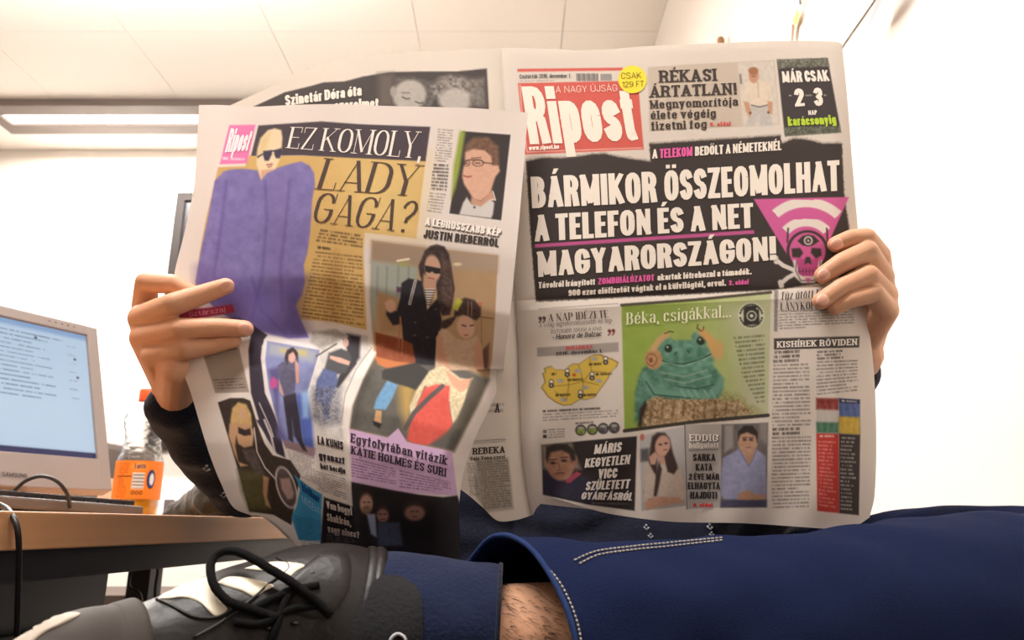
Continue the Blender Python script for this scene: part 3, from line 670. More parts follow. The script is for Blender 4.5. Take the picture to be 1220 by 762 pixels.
# wooden peg
pg_m = mat('varnished_wood_peg', (150, 105, 60), .5, noise=.1, scale=30)
c = rw(859, 52, .02); bm = bmesh.new(); chain(bm, [(c + Vector((0, 0, -.05)), .011), (c + Vector((0, 0, .012)), .010)]); bx(bm, c.x - .006, XR - .0005, c.y - .012, c.y + .012, c.z - .1, c.z - .05)
tag(build('wall_peg', bm, pg_m), 'small brown wooden peg showing above the newspaper top edge', 'peg')

# ================================================================== NEWSPAPER
def sstep(a, b, x): t = np.clip((x - a) / (b - a), 0, 1); return t * t * (3 - 2 * t)
def base_d(py):
    v = (381 - py) / F; return .60 * (1 + .30 * v + .34 * v * v)
SPX = [57, 133, 240, 360, 420, 520, 557, 590, 616, 700]; SPV = [598, 603, 609, 614, 618, 621, 624, 629, 635, 640]
def spine(py): return np.interp(py, SPX, SPV)
def dC(px, py):
    px = np.asarray(px, float); py = np.asarray(py, float); d = base_d(py); xs_ = spine(py)
    d = d + 1.1e-5 * np.maximum(px - 990, 0) ** 2
    d = d + .007 * np.exp(-np.abs(px - xs_) / 14)
    yc = 357 - (px - 640) * .045
    d = d + .0016 * np.exp(-np.abs(py - yc) / 7) - .001 * np.exp(-np.abs(py - yc - 12) / 9)
    d = d + .0011 * np.sin(px / 47 + py / 130) + .0006 * np.sin(px / 21 - py / 70 + 1)
    low = sstep(380, 600, py)
    d = d + low * (.0022 * np.sin(px / 34 + 1.3) + .0012 * np.sin(px / 15 + py / 40))
    d = d + .0025 * sstep(690, 630, px) * np.sin(py / 27 + px / 60) * sstep(330, 420, py)
    # paper pulled where the hand pinches it
    d = d + .004 * np.exp(-((px - 1010) ** 2 + (py - 330) ** 2) / 1500.)
    d = d + np.where(px < xs_, .0035 + (xs_ - px) * 6e-5, 0)
    return d
_q = np.arange(-500, 400, 1.0); _g = np.interp(_q, [-500, -230, -140, -70, -22, -2, 6, 40, 80, 125, 170, 220, 300], np.array([0, 0, 3, 1.5, -6, -10, -9, 10, 23, 30, 30, 24, 4]) / 1000.)
_k = np.exp(-np.arange(-9, 10) ** 2 / (2 * 3.0 ** 2)); _k /= _k.sum(); _g = np.convolve(np.pad(_g, 9, mode='edge'), _k, 'valid')
def dI(px, py):
    px = np.asarray(px, float); py = np.asarray(py, float)
    d = base_d(py) - .020 + .006 * sstep(560, 630, px) * sstep(300, 130, py)
    yc = 398 + np.where(px > 380, (px - 380) * .205, (380 - px) * .03)
    w = .35 + .65 * sstep(240, 430, px)
    d = d - w * np.interp(py - yc, _q, _g)
    d = d + .0010 * np.sin(px / 31 + py / 160) + .0006 * np.sin(px / 13 - py / 80)
    lowm = sstep(405, 440, py)
    xl = np.interp(py, [400, 424, 452, 484, 510, 575, 660], [455, 446, 430, 419, 414, 417, 419])
    d = d - lowm * .0035 * np.exp(-((px - xl) / 9) ** 2)
    xm = np.interp(py, [400, 417, 468, 497, 520, 590, 660], [392, 384, 368, 371, 375, 384, 386])
    d = d + lowm * .003 * np.exp(-((px - xm) / 8) ** 2)
    d = d + .004 * sstep(345, 395, py) * np.sin((px - 240) / 16.) * sstep(390, 340, px) * .6
    # right strip turns away below the crease, bottom rolls back
    rr = np.interp(py, [440, 490, 545, 560, 600, 660], [598, 580, 557, 553, 549, 548])
    d = d + np.where(py > 440, .00006 * np.maximum(px - rr + 34, 0) ** 2 * .35, 0)
    d = d + .0000055 * np.maximum(py - 600, 0) ** 2
    d = d + .00004 * np.maximum(252 + (py - 420) * .18 - px, 0) ** 1.5 * (py > 420)
    return d
def WN(X, Y, D):
    u = (X - 610) / F; v = (381 - Y) / F
    return np.stack([CAM.x + D * u, CAM.y + D * (cp - v * sp), CAM.z + D * (sp + v * cp)], -1)
def coons(top, right, bottom, left, step):
    L = lambda p: np.linalg.norm(np.diff(np.array(p, float), axis=0), axis=1).sum()
    nx = int(max(L(top), L(bottom)) / step) + 2; ny = int(max(L(left), L(right)) / step) + 2
    T_, B_, Lf, Rt = catmull(top, nx), catmull(bottom, nx), catmull(left, ny), catmull(right, ny)
    s = np.linspace(0, 1, nx)[None, :, None]; t = np.linspace(0, 1, ny)[:, None, None]
    return (1-t)*T_[None] + t*B_[None] + (1-s)*Lf[:, None] + s*Rt[:, None] - ((1-s)*(1-t)*T_[0] + s*(1-t)*T_[-1] + (1-s)*t*B_[0] + s*t*B_[-1])
PAP = (222, 210, 198); BLK = (66, 56, 53); TXT = (74, 66, 64)
paper_m = vcol_mat('newsprint_paper', .8, back=(196, 186, 176), trans=.10)
news = thing('newspaper', 'open tabloid newspaper held up in front of the seated person', 'newspaper', tuple(W(620, 600, .6)))
inv = Matrix.Translation(-news.location)
surfC = lambda x, y, o=0: W(x, y, float(dC(x, y)) - o)
surfI = lambda x, y, o=0: W(x, y, float(dI(x, y)) - o)

# ---- front page -----------------------------------------------------
fp = coons([(598, 57), (650, 58), (700, 60), (770, 55), (860, 51), (940, 48.5), (996, 49.5), (1003, 52)],
           [(1003, 52), (1009, 110), (1016, 200), (1024, 290), (1033, 370), (1041, 440), (1044, 520), (1042, 590), (1036, 616)],
           [(635, 613), (640, 604), (650, 596), (661, 594), (689, 602), (728, 612), (799, 621), (886, 623), (976, 629), (1000, 631), (1022, 625), (1036, 616)],
           [(598, 57), (603, 133), (609, 240), (614, 360), (618, 420), (621, 520), (624, 557), (629, 590), (635, 613)], .85)
X, Y = fp[..., 0], fp[..., 1]; P = Painter(X, Y, PAP)
def a1(x, y): return (610 + x * .1885, 70 + y * .1885)
def a2(x, y): return (800 + x * .1885, 60 + y * .1885)
def m1(x, y): return (610 + x * .42, 40 + y * .42)
def m2(x, y): return (610 + x * .394, 340 + y * .394)
def m4(x, y): return (830 + x * .223, 340 + y * .223)
def m5(x, y): return (620 + x * .1803, 490 + y * .1803)
def m6(x, y): return (800 + x * .21, 480 + y * .21)
RED = (226, 92, 80)
P.poly([(616.5, 82), (742, 80.5), (742, 84), (616.5, 85.5)], RED, .6)
P.poly([(617, 99), (760, 96), (767, 178), (625, 184), (621, 140)], RED, .6)
P.line([(619.5, 101), (622.5, 140), (628, 181), (765, 176)], 1.0, (240, 200, 185))
for k, x in enumerate(np.arange(687, 713, 1.9)): P.line([(x, 88), (x + .3, 96)], 1.1 if k % 3 else .7, (60, 60, 64))
for k, x in enumerate(np.arange(716, 728, 1.7)): P.line([(x, 88.5), (x + .3, 95.5)], .8, (80, 80, 84))
P.text([(619, 95), (660, 94.6), (660, 97.5), (619, 98)], 1, (150, 130, 120), .6)
P.poly([m1(385, 95), m1(560, 84), m1(745, 75), m1(760, 258), m1(390, 278)], (204, 187, 168), .8)
# man in a pale shirt
P.poly([m1(640, 82), m1(742, 77), m1(757, 258), m1(655, 262)], (214, 202, 188), 1.2, noise=18, nscale=.25)
P.poly([a2(428, 150), a2(440, 150), a2(448, 210), a2(434, 212)], (130, 120, 116), 1)
P.poly([a2(470, 205), a2(500, 185), a2(555, 190), a2(620, 205), a2(640, 300), a2(628, 320), a2(612, 260), a2(610, 350), a2(500, 345), a2(490, 270), a2(470, 330), a2(452, 315)], (226, 208, 184), 1, noise=14)
P.poly([a2(500, 352), a2(610, 352), a2(640, 475), a2(560, 478), a2(555, 400), a2(520, 478), a2(475, 478)], (196, 190, 184), 1.2, noise=16)
P.line([a2(505, 345), a2(555, 358), a2(608, 345)], 1.2, (92, 84, 82)); P.line([a2(546, 200), a2(550, 300)], .8, (180, 160, 140))
P.poly([a2(455, 320), a2(490, 330), a2(508, 400), a2(492, 425), a2(470, 380)], (206, 150, 116), 1); P.poly([a2(608, 320), a2(640, 325), a2(636, 405), a2(610, 395)], (206, 150, 116), 1)
P.ell(*a2(520, 158), 6, 9.4, (206, 148, 116)); P.ell(*a2(517, 128), 6, 4.2, (170, 112, 76)); P.ell(*a2(519, 163), 2.5, 1, (150, 100, 80)); P.line([a2(500, 150), a2(540, 150)], .9, (150, 100, 80))
P.ell(*a2(498, 395), 1.2, 1.2, BLK); P.ell(*a2(612, 392), 1.2, 1.2, BLK)
# countdown box
P.poly([(925.5, 71), (986, 69), (1002, 157), (935, 162)], (70, 62, 62), .7)
P.poly([(925.5, 71), (986, 69), (988, 79), (927, 81)], (112, 112, 96), .8, noise=90, nscale=.5, rag=1.2); P.poly([(934, 152), (1001, 149), (1002, 158), (935, 162.5)], (104, 106, 90), .8, noise=90, nscale=.5, rag=1.2)
P.line([a2(745, 285), a2(755, 285)], 1, (220, 210, 200)); P.line([a2(850, 285), a2(885, 283)], 1, (200, 190, 180)); P.line([a2(965, 283), a2(975, 283)], 1, (220, 210, 200))
# big black panel with torn top edge
tear = [m1(40, 362), m1(90, 352), m1(130, 354), m1(180, 350), m1(225, 343), m1(262, 341), m1(300, 350), m1(340, 356), m1(393, 363), m1(390, 313), m1(560, 302), m1(762, 290), m1(765, 312), m1(800, 298), m1(838, 301), m1(880, 312), m1(936, 312)]
P.poly([(p[0], p[1] - 2) for p in tear] + [m1(940, 420), m1(975, 690), m1(895, 705), m1(745, 728), m1(400, 745), m1(68, 762), m1(52, 560)], (176, 164, 150), 1.0, rag=1.5)
P.poly(tear + [m1(942, 460), m1(978, 690), m1(895, 704), m1(745, 727), m1(400, 744), m1(68, 760), m1(52, 560)], BLK, .9, rag=.7)
P.poly([m1(65, 597), m1(686, 557), m1(688, 567), m1(65, 607)], (206, 84, 150), .6)
# pink triangle, wifi arcs, skull
PK = (222, 92, 160)
P.poly([(898, 237), (1011.5, 234.5), (968, 332), (955, 332)], PK, .8)
cx, cy = 960.5, 297
P.ell(cx, cy, 56, 56, (236, 224, 214), ring=11.5, arc=(47, 131), soft=.8); P.ell(cx, cy, 33, 33, (236, 224, 214), ring=11, arc=(42, 138), soft=.8)
for q in ([(924, 309), (933, 316), (947, 322)], [(1000, 309), (990, 316), (976, 322)], [(930, 338), (938, 331), (947, 326)], [(997, 334), (986, 330), (976, 326)]):
    P.line(q, 5, (226, 216, 208)); P.ell(q[0][0], q[0][1] - 2, 3.2, 3, (226, 216, 208)); P.ell(q[0][0] + 1, q[0][1] + 2.5, 3.2, 3, (226, 216, 208))
P.ell(cx + 1.5, 299, 25, 25, BLK); P.ell(cx + 1.5, 299, 21.5, 22, PK); P.line([(938, 288), (939, 272)], 2, BLK); P.line([(986, 288), (985, 272)], 2, BLK)
P.poly([(945, 310), (979, 310), (977, 330), (970, 337), (955, 337), (947, 330)], (226, 216, 208), 1.2); P.poly([(949, 308), (976, 308), (973, 325), (968, 329), (956, 329), (951, 325)], (196, 70, 138), 1)
P.poly([(943, 296), (953, 295), (957, 301), (953, 307), (944, 306)], BLK, 1); P.poly([(967, 295), (978, 296), (979, 304), (972, 308), (966, 301)], BLK, 1); P.poly([(960, 306), (965, 306), (967, 315), (962.5, 313), (958, 315)], BLK, .8)
P.poly([(950, 287), (956, 281), (963, 279), (970, 281), (976, 287), (969, 292), (963, 293.5), (956, 292)], BLK, .8); P.ell(963, 286.5, 4.4, 4.4, (232, 220, 210), ring=1.6); P.ell(963, 286.5, 1.2, 1.2, (232, 220, 210))
for k in range(6): P.line([(952.5 + k * 4, 319), (953 + k * 3.8, 327)], .9, (90, 50, 70))
P.line([(951, 323), (975, 322.5)], .9, (110, 50, 80)); P.line([(949, 311), (948, 322), (954, 334), (970, 334), (977, 322), (977, 311)], 1.2, BLK, alpha=.8)
P.poly([(959, 331), (966, 331), (963, 338)], PK, .8)
# lower half
P.line([(642, 368), (700, 364), (736, 361.5)], .9, (150, 138, 130))
for qx, qy, qc in ((643.5, 379, (84, 48, 44)), (648.2, 378.7, (84, 48, 44)), (726, 394, (130, 44, 40)), (730.7, 393.7, (130, 44, 40))): P.ell(qx, qy, 1.9, 1.9, qc); P.line([(qx + 1, qy), (qx + .8, qy + 3), (qx - 1, qy + 5)], 1.5, qc)
P.poly([m2(76, 188), m2(322, 171), m2(322, 200), m2(76, 215)], (168, 158, 150), .7)
hu = [(92, 265), (100, 262), (97, 250), (118, 243), (130, 254), (165, 255), (172, 243), (185, 236), (202, 237), (235, 215), (250, 209), (268, 208), (282, 216), (300, 220), (322, 232), (316, 246), (300, 260), (290, 282), (268, 312), (250, 338), (225, 345), (205, 345), (180, 360), (155, 363), (130, 352), (108, 336), (88, 308), (99, 292)]
YL = (226, 190, 66)
P.poly([m2(*p) for p in hu], (120, 92, 40), 1); P.poly([m2(206 + (x - 206) * .975, 285 + (y - 285) * .975) for x, y in hu], YL, .9)
for q in ([(165, 255), (172, 300), (120, 305)], [(202, 240), (215, 290), (172, 300)], [(235, 217), (240, 260), (215, 290)], [(172, 300), (165, 345)], [(215, 290), (215, 340)], [(240, 260), (285, 262)], [(215, 290), (262, 300)], [(130, 320), (165, 345)]): P.line([m2(*p) for p in q], .8, (140, 104, 40), alpha=.8)
for x, y in ((283, 228), (167, 265), (119, 298), (242, 275), (207, 330)):
    P.ell(*m2(x, y - 7), 2.4, 2.6, (238, 232, 226)); P.ell(*m2(x, y - 7), 2.5, 2.7, (60, 54, 50), ring=.7); P.ell(*m2(x, y + 4), 3.0, 2.8, (50, 45, 45)); P.ell(*m2(x, y + 4), 1.1, 1.1, (220, 210, 200))
for x, y in ((200, 258), (145, 288), (262, 288), (222, 308), (156, 345), (250, 222)): P.ell(*m2(x, y), 4, 2.4, (170, 164, 160), noise=30)
P.ell(*m2(188, 270), 2.2, 1.8, (214, 80, 40))
for x, y, w_ in ((118, 268, 16), (168, 285, 50), (232, 238, 38), (252, 268, 50), (130, 331, 46), (213, 331, 42)): P.text([m2(x, y - 5), m2(x + w_, y - 7), m2(x + w_, y + 4), m2(x, y + 6)], 1, (70, 54, 26), .95, bold=1)
P.text([m2(92, 375), m2(268, 366), m2(268, 376), m2(92, 385)], 1, (60, 52, 50), .85, bold=1); P.text([m2(92, 386), m2(320, 373), m2(320, 398), m2(92, 412)], 3, TXT, .55, seed=3)
P.text([m2(190, 413), m2(245, 409), m2(245, 417), m2(190, 421)], 1, (60, 52, 50), .8, bold=1)
for k, (x, y) in enumerate(((208, 437), (243, 435), (276, 432), (309, 430))):
    P.ell(*m2(x, y), 6.6, 6.6, (52, 48, 48)); P.ell(*m2(x, y + 2), 5.2, 4.6, (124, 140, 60) if k < 2 else (96, 90, 92), noise=60, nscale=.6); P.ell(*m2(x, y - 7), 4, 1.8, (170, 165, 150))
P.text([m2(108, 432), m2(160, 430), m2(160, 460), m2(108, 463)], 4, TXT, .6, seed=8); P.poly([m2(94, 436), m2(105, 436), m2(105, 446), m2(94, 446)], (120, 112, 108)); P.poly([m2(94, 451), m2(105, 451), m2(105, 461), m2(94, 461)], BLK)
# frog photo
ph = [(740.4, 364), (830, 357.5), (918.5, 348.5), (915, 494.6), (830, 501), (744, 513)]
P.poly(ph, (144, 172, 62), .8, grad=((186, 190, 140), (770, 420), (925, 440)), noise=12, nscale=.08)
P.poly([m2(640, 60), m2(780, 40), m2(775, 390), m2(700, 390), m2(680, 200)], (186, 182, 160), 14, alpha=.6)
P.poly([m2(600, 320), m2(680, 330), m2(760, 388), m2(640, 402), m2(560, 400)], (150, 146, 90), 5, noise=80, nscale=.3, alpha=.8)
TE = (82, 134, 112)
P.poly([m2(*p) for p in [(372, 330), (380, 285), (395, 250), (430, 225), (600, 230), (632, 270), (640, 310), (620, 345), (560, 350), (470, 350), (410, 355), (385, 400), (370, 420)]], TE, 2, noise=60, nscale=.16)
P.ell(*m2(520, 215), 36, 20, (92, 146, 122), soft=2, noise=50, nscale=.18, rot=4)
P.ell(*m2(470, 180), 9.5, 9, (98, 150, 126), soft=1.5, noise=40); P.ell(*m2(567, 163), 10.5, 10, (98, 150, 126), soft=1.5, noise=40)
P.ell(*m2(473, 190), 4.6, 4.8, (40, 60, 44)); P.ell(*m2(571, 167), 5, 5.2, (40, 60, 44)); P.ell(*m2(470, 186), 1.2, 1.2, (190, 200, 170)); P.ell(*m2(568, 163), 1.2, 1.2, (190, 200, 170))
P.line([m2(452, 226), m2(480, 238), m2(520, 236), m2(565, 226), m2(604, 206)], 1.6, (44, 78, 64)); P.line([m2(455, 232), m2(520, 244), m2(600, 215)], 1.6, (140, 180, 150), alpha=.7)
P.line([m2(498, 200), m2(492, 208)], 1.2, (40, 70, 56)); P.line([m2(530, 196), m2(536, 203)], 1.2, (40, 70, 56))
for q in ([(450, 262), (520, 275), (590, 255)], [(462, 282), (520, 295), (600, 272)]): P.line([m2(*p) for p in q], 2.6, (150, 176, 150), alpha=.55)
P.line([m2(400, 270), m2(420, 315), m2(470, 325), m2(560, 330)], 8, (104, 156, 134), soft=2.5); P.line([m2(632, 285), m2(620, 322), m2(580, 335)], 8, (104, 156, 134), soft=2.5)
P.line([m2(405, 290), m2(430, 330), m2(540, 340)], 1.4, (46, 84, 72)); P.line([m2(500, 305), m2(560, 312), m2(610, 300)], 1.3, (46, 84, 72))
for x in (520, 540, 560, 590, 610): P.line([m2(x - 8, 318), m2(x + 4, 336)], 2.6, (120, 168, 146))
P.poly([m2(*p) for p in [(398, 362), (420, 340), (440, 334), (470, 342), (540, 344), (620, 342), (640, 350), (690, 345), (706, 368), (735, 386), (620, 402), (500, 418), (400, 432), (388, 410)]], (166, 136, 96), 1.5, noise=120, nscale=.35, rag=1)
P.poly([m2(*p) for p in [(386, 372), (402, 350), (410, 360), (396, 400), (392, 430), (380, 425)]], (56, 46, 36), 2)
for k in range(9): P.line([m2(425 + k * 32, 350 + (k % 3) * 6), m2(420 + k * 32, 400 - (k % 2) * 10)], 1.8, (96, 72, 46), soft=1.5, alpha=.7)
P.ell(*m2(428, 222), 10.5, 12.5, (196, 148, 96), soft=1.2, noise=40); P.ell(*m2(422, 224), 6, 7, (150, 96, 62), ring=1.6); P.ell(*m2(420, 226), 2.6, 3, (136, 84, 56))
P.line([m2(428, 190), m2(445, 165), m2(468, 148)], 7, (206, 164, 104), soft=1.5); P.line([m2(462, 145), m2(478, 138), m2(488, 141)], 1.1, (60, 46, 36))
P.line([m2(575, 140), m2(600, 165), m2(615, 200)], 9, (216, 160, 90), soft=2); P.ell(*m2(622, 195), 8, 12, (206, 160, 90), soft=2, alpha=.85); P.line([m2(562, 118), m2(560, 130), m2(574, 138)], 1.1, (60, 46, 36)); P.line([m2(580, 124), m2(578, 134)], 1, (60, 46, 36))
P.line([(740.4, 363.3), (830, 356.8), (918.3, 348)], 3.4, (74, 66, 52)); P.line([(744, 513), (830, 502), (915, 494.5)], 4.2, (66, 58, 50))
P.ell(895, 375.7, 16, 16, (204, 206, 176))
for k in range(26):
    a = k * 2 * math.pi / 26; P.ell(895 + 13.2 * math.cos(a), 375.7 + 13.2 * math.sin(a), 1.1, 1.3, (50, 48, 40), rot=math.degrees(a)) if k % 13 else None
P.poly([(886, 367), (889, 364.5), (900, 363.5), (904, 366), (905, 386), (886, 387.5)], (52, 50, 46), 1); P.ell(895.5, 376, 5.4, 5.4, (214, 210, 190), ring=1.4); P.ell(895.5, 376, 2.1, 2.1, (214, 210, 190)); P.ell(902, 367.5, 1, 1, (214, 210, 190))
P.text([(873, 400), (911, 397), (911, 480), (880, 484)], 16, (84, 90, 60), .75, seed=5, mask=[(873, 400), (912, 397), (912, 482), (902, 480), (884, 445)])
# row of three pictures
P.poly([m5(140, 222), m5(450, 190), m5(770, 163), m5(755, 655), m5(450, 615), m5(150, 548)], (52, 44, 42), .8)
P.poly([m5(140, 225), m5(340, 205), m5(350, 260), m5(400, 380), m5(150, 380)], (150, 134, 118), 3, noise=30)
P.poly([m5(150, 385), m5(260, 450), m5(320, 460), m5(400, 415), m5(490, 450), m5(520, 560), m5(480, 610), m5(152, 545)], (56, 52, 72), 2, noise=12)
P.poly([m5(300, 455), m5(370, 395), m5(405, 410), m5(330, 470), m5(300, 470)], (186, 70, 96), 1)
P.ell(*m5(262, 345), 16.5, 20.5, (182, 128, 102), rot=-14, soft=1.3, noise=26, nscale=.2); P.ell(*m5(360, 320), 3, 6, (172, 116, 94))
P.poly([m5(165, 300), m5(170, 235), m5(230, 215), m5(310, 215), m5(360, 260), m5(365, 320), m5(340, 330), m5(322, 280), m5(270, 255), m5(200, 270), m5(178, 340)], (58, 48, 44), 1.5, noise=14)
for x, y in ((215, 340), (288, 325)): P.ell(*m5(x, y), 3.4, 1.7, (70, 50, 44)); P.line([m5(x - 22, y - 20), m5(x + 22, y - 24)], 1.3, (70, 50, 42))
P.line([m5(250, 340), m5(262, 385), m5(245, 388)], 1.4, (140, 92, 76)); P.line([m5(235, 412), m5(262, 404), m5(290, 408)], 1.5, (120, 64, 60))
P.text([m5(470, 596), m5(720, 600), m5(720, 622), m5(470, 615)], 1, (150, 140, 134), .5)
P.poly([m5(788, 165), m5(930, 125), m5(1083, 95), m5(1093, 622), m5(950, 640), m5(800, 656)], (190, 186, 184), .8, grad=((164, 158, 156), (764, 520), (815, 600)))
P.poly([m5(795, 250), m5(850, 240), m5(850, 330), m5(795, 330)], (96, 90, 92), 2); P.ell(*m5(805, 170), 2.6, 4, (206, 110, 100))
P.poly([m5(*p) for p in [(858, 240), (870, 165), (905, 138), (955, 140), (985, 175), (1010, 280), (1045, 380), (1020, 420), (975, 400), (950, 300), (905, 290), (905, 560), (850, 590), (815, 540), (840, 380)]], (66, 48, 44), 1.5, noise=16)
P.ell(*m5(940, 228), 9, 13, (200, 150, 128), rot=8, soft=1.2); P.poly([m5(910, 300), m5(950, 300), m5(960, 345), m5(920, 350)], (190, 140, 118), 1)
P.poly([m5(*p) for p in [(822, 340), (845, 330), (880, 400), (905, 430), (920, 350), (960, 370), (1005, 350), (1050, 370), (1075, 450), (1090, 560), (1060, 600), (950, 590), (880, 570), (812, 600), (815, 470)]], (192, 172, 156), 1.3, noise=20)
P.poly([m5(915, 330), m5(935, 380), m5(918, 480), m5(900, 560), m5(880, 560), m5(895, 420)], (66, 48, 44), 1.2); P.poly([m5(955, 300), m5(985, 250), m5(1040, 375), m5(1015, 415), m5(972, 398)], (66, 48, 44), 1.2)
for x, y in ((925, 218), (962, 210)): P.ell(*m5(x, y), 1.9, 1.1, (60, 44, 40))
P.line([m5(948, 255), m5(968, 250)], 1.3, (150, 70, 66)); P.poly([m5(850, 300), m5(890, 265), m5(910, 290), m5(890, 350), m5(860, 350)], (198, 150, 126), 1)
P.poly([m5(815, 600), m5(900, 560), m5(1050, 570), m5(1085, 600), m5(960, 620), m5(830, 650)], (190, 140, 112), 1.2, noise=22)
P.poly([m6(75, 120), m6(285, 118), m6(280, 592), m6(88, 600)], (178, 170, 164), .8); P.line([m6(75, 120), m6(88, 600)], .9, (60, 54, 52)); P.line([m6(100, 268), m6(262, 262)], .8, (90, 84, 80))
P.poly([m6(284, 120), m6(548, 111), m6(540, 590), m6(278, 592)], (112, 104, 100), .8, noise=26, nscale=.12)
P.poly([m6(300, 125), m6(350, 122), m6(350, 250), m6(300, 280)], (160, 152, 148), 2); P.poly([m6(500, 115), m6(546, 113), m6(546, 240), m6(505, 200)], (140, 130, 124), 2)
P.poly([m6(*p) for p in [(282, 400), (292, 310), (350, 280), (385, 255), (440, 290), (480, 260), (535, 300), (540, 540), (450, 550), (300, 545), (280, 520)]], (146, 148, 182), 1.3, noise=26, nscale=.2)
P.poly([m6(405, 255), m6(478, 255), m6(460, 320), m6(440, 360), m6(420, 320)], (178, 132, 104), 1.2); P.ell(*m6(433, 215), 12, 16.5, (190, 144, 114), soft=1.3, noise=16)
P.poly([m6(376, 215), m6(378, 160), m6(410, 128), m6(460, 128), m6(490, 165), m6(488, 225), m6(475, 185), m6(430, 165), m6(392, 178)], (54, 44, 40), 1.2)
for x in (415, 452): P.ell(*m6(x, 208), 2.2, 1.2, (64, 48, 42)); P.line([m6(x - 12, 196), m6(x + 12, 195)], 1.1, (64, 48, 42))
P.line([m6(425, 252), m6(446, 251)], 1.3, (140, 84, 74)); P.line([m6(385, 260), m6(415, 320), m6(440, 360), m6(465, 310), m6(482, 262)], 1.2, (112, 114, 150))
P.poly([m6(380, 515), m6(430, 490), m6(480, 520), m6(530, 515), m6(535, 550), m6(480, 548), m6(430, 560), m6(375, 545)], (186, 136, 104), 1.2); P.poly([m6(280, 550), m6(540, 548), m6(540, 590), m6(278, 592)], (76, 74, 100), 1.5, noise=18)
# right hand columns
P.poly([m4(415, 25), m4(436, 24), m4(432, 245), m4(413, 246)], (142, 134, 130), .8, noise=70, nscale=1.2)
P.text([m4(440, 132), m4(845, 118), m4(838, 205), m4(438, 222)], 6, TXT, .6, seed=11); P.text([m4(440, 222), m4(580, 216), m4(580, 230), m4(440, 238)], 1, TXT, .6)
P.poly([m4(413, 282), m4(870, 270), m4(868, 330), m4(413, 342)], (78, 70, 66), .7)
P.text([m2(790, 196), m2(870, 192), m2(870, 232), m2(790, 236)], 3, (66, 58, 56), .85, bold=1, seed=21); P.text([m2(790, 236), m2(897, 232), m2(905, 425), m2(786, 428)], 17, TXT, .62, seed=22)
P.text([m2(788, 428), m2(870, 426), m2(870, 452), m2(788, 455)], 2, (66, 58, 56), .85, bold=1, seed=23); P.text([m2(786, 455), m2(905, 452), m2(898, 672), m2(786, 676)], 20, TXT, .62, seed=24)
P.text([m2(922, 196), m2(1000, 192), m2(1002, 222), m2(922, 226)], 3, (66, 58, 56), .8, bold=1, seed=25); P.text([m2(922, 226), m2(1044, 222), m2(1046, 320), m2(920, 334)], 10, TXT, .62, seed=26)
q0, q1 = m2(920, 340), m2(988, 341); q2, q3 = m2(988, 447), m2(921, 445)
P.poly([q0, q1, q2, q3], (196, 186, 178), .8); P.poly([q0, q1, m2(988, 376), m2(920, 374)], (146, 56, 50), 1.5, noise=30); P.poly([m2(920, 412), m2(988, 414), q2, q3], (72, 122, 92), 1.5, noise=30)
P.poly([m2(989, 341), m2(1052, 345), m2(1053, 450), m2(989, 447)], (76, 98, 160), .8, noise=22); P.poly([m2(989, 395), m2(1052, 398), m2(1053, 451), m2(989, 447)], (206, 168, 48), 1.5, noise=26); P.poly([m2(989, 341), m2(1052, 345), m2(1052, 357), m2(989, 354)], (52, 54, 84), 1)
for x in (930, 950, 970, 1000, 1022, 1040): P.line([m2(x, 360), m2(x + 8, 400), m2(x + 5, 440)], 2.2, (225, 215, 205), soft=2, alpha=.18)
P.poly([m2(920, 446), m2(988, 448), m2(990, 688), m2(923, 681)], (206, 58, 50), .8); P.poly([m2(989, 448), m2(1053, 451), m2(1049, 694), m2(990, 688)], (60, 52, 50), .8)
P.text([m2(930, 450), m2(975, 450), m2(975, 460), m2(930, 460)], 1, (240, 225, 215), .9, bold=1); P.text([m2(925, 466), m2(982, 468), m2(982, 676), m2(928, 668)], 18, (238, 180, 165), .65, seed=31, ragr=.25)
P.text([m2(996, 344), m2(1042, 347), m2(1042, 355), m2(996, 352)], 1, (235, 228, 220), .8, bold=1); P.text([m2(994, 454), m2(1040, 456), m2(1042, 684), m2(994, 680)], 19, (206, 196, 186), .75, seed=33, ragr=.35)
front = grid_mesh('front_page', WN(X, Y, dC(X, Y)), P.C, paper_m, news); front.matrix_parent_inverse = inv
WH = (236, 226, 214)
def LC(t, q, f, c=WH, name='headline', **k): return lettering(t, q, f, c, surfC, front, name, **k)
LC('Ripost', [(621, 103), (750, 101), (761, 167.5), (631.5, 172)], 'heavy', (238, 228, 214), 'masthead')
LC('A NAGY ÚJSÁG', [(662, 102.5), (735, 100.5), (736, 108.5), (662, 110.5)], 'light', (238, 220, 206), 'masthead_line')
LC('www.ripost.hu', [(630, 173.5), (666, 171.8), (666, 177), (630, 179)], 'heavy', (244, 232, 220), 'masthead_line')
LC('Csütörtök 2016. december 1.', [(619, 88.5), (680, 87.5), (680, 92.3), (619, 93.5)], 'sans', (58, 52, 52), 'date_line')
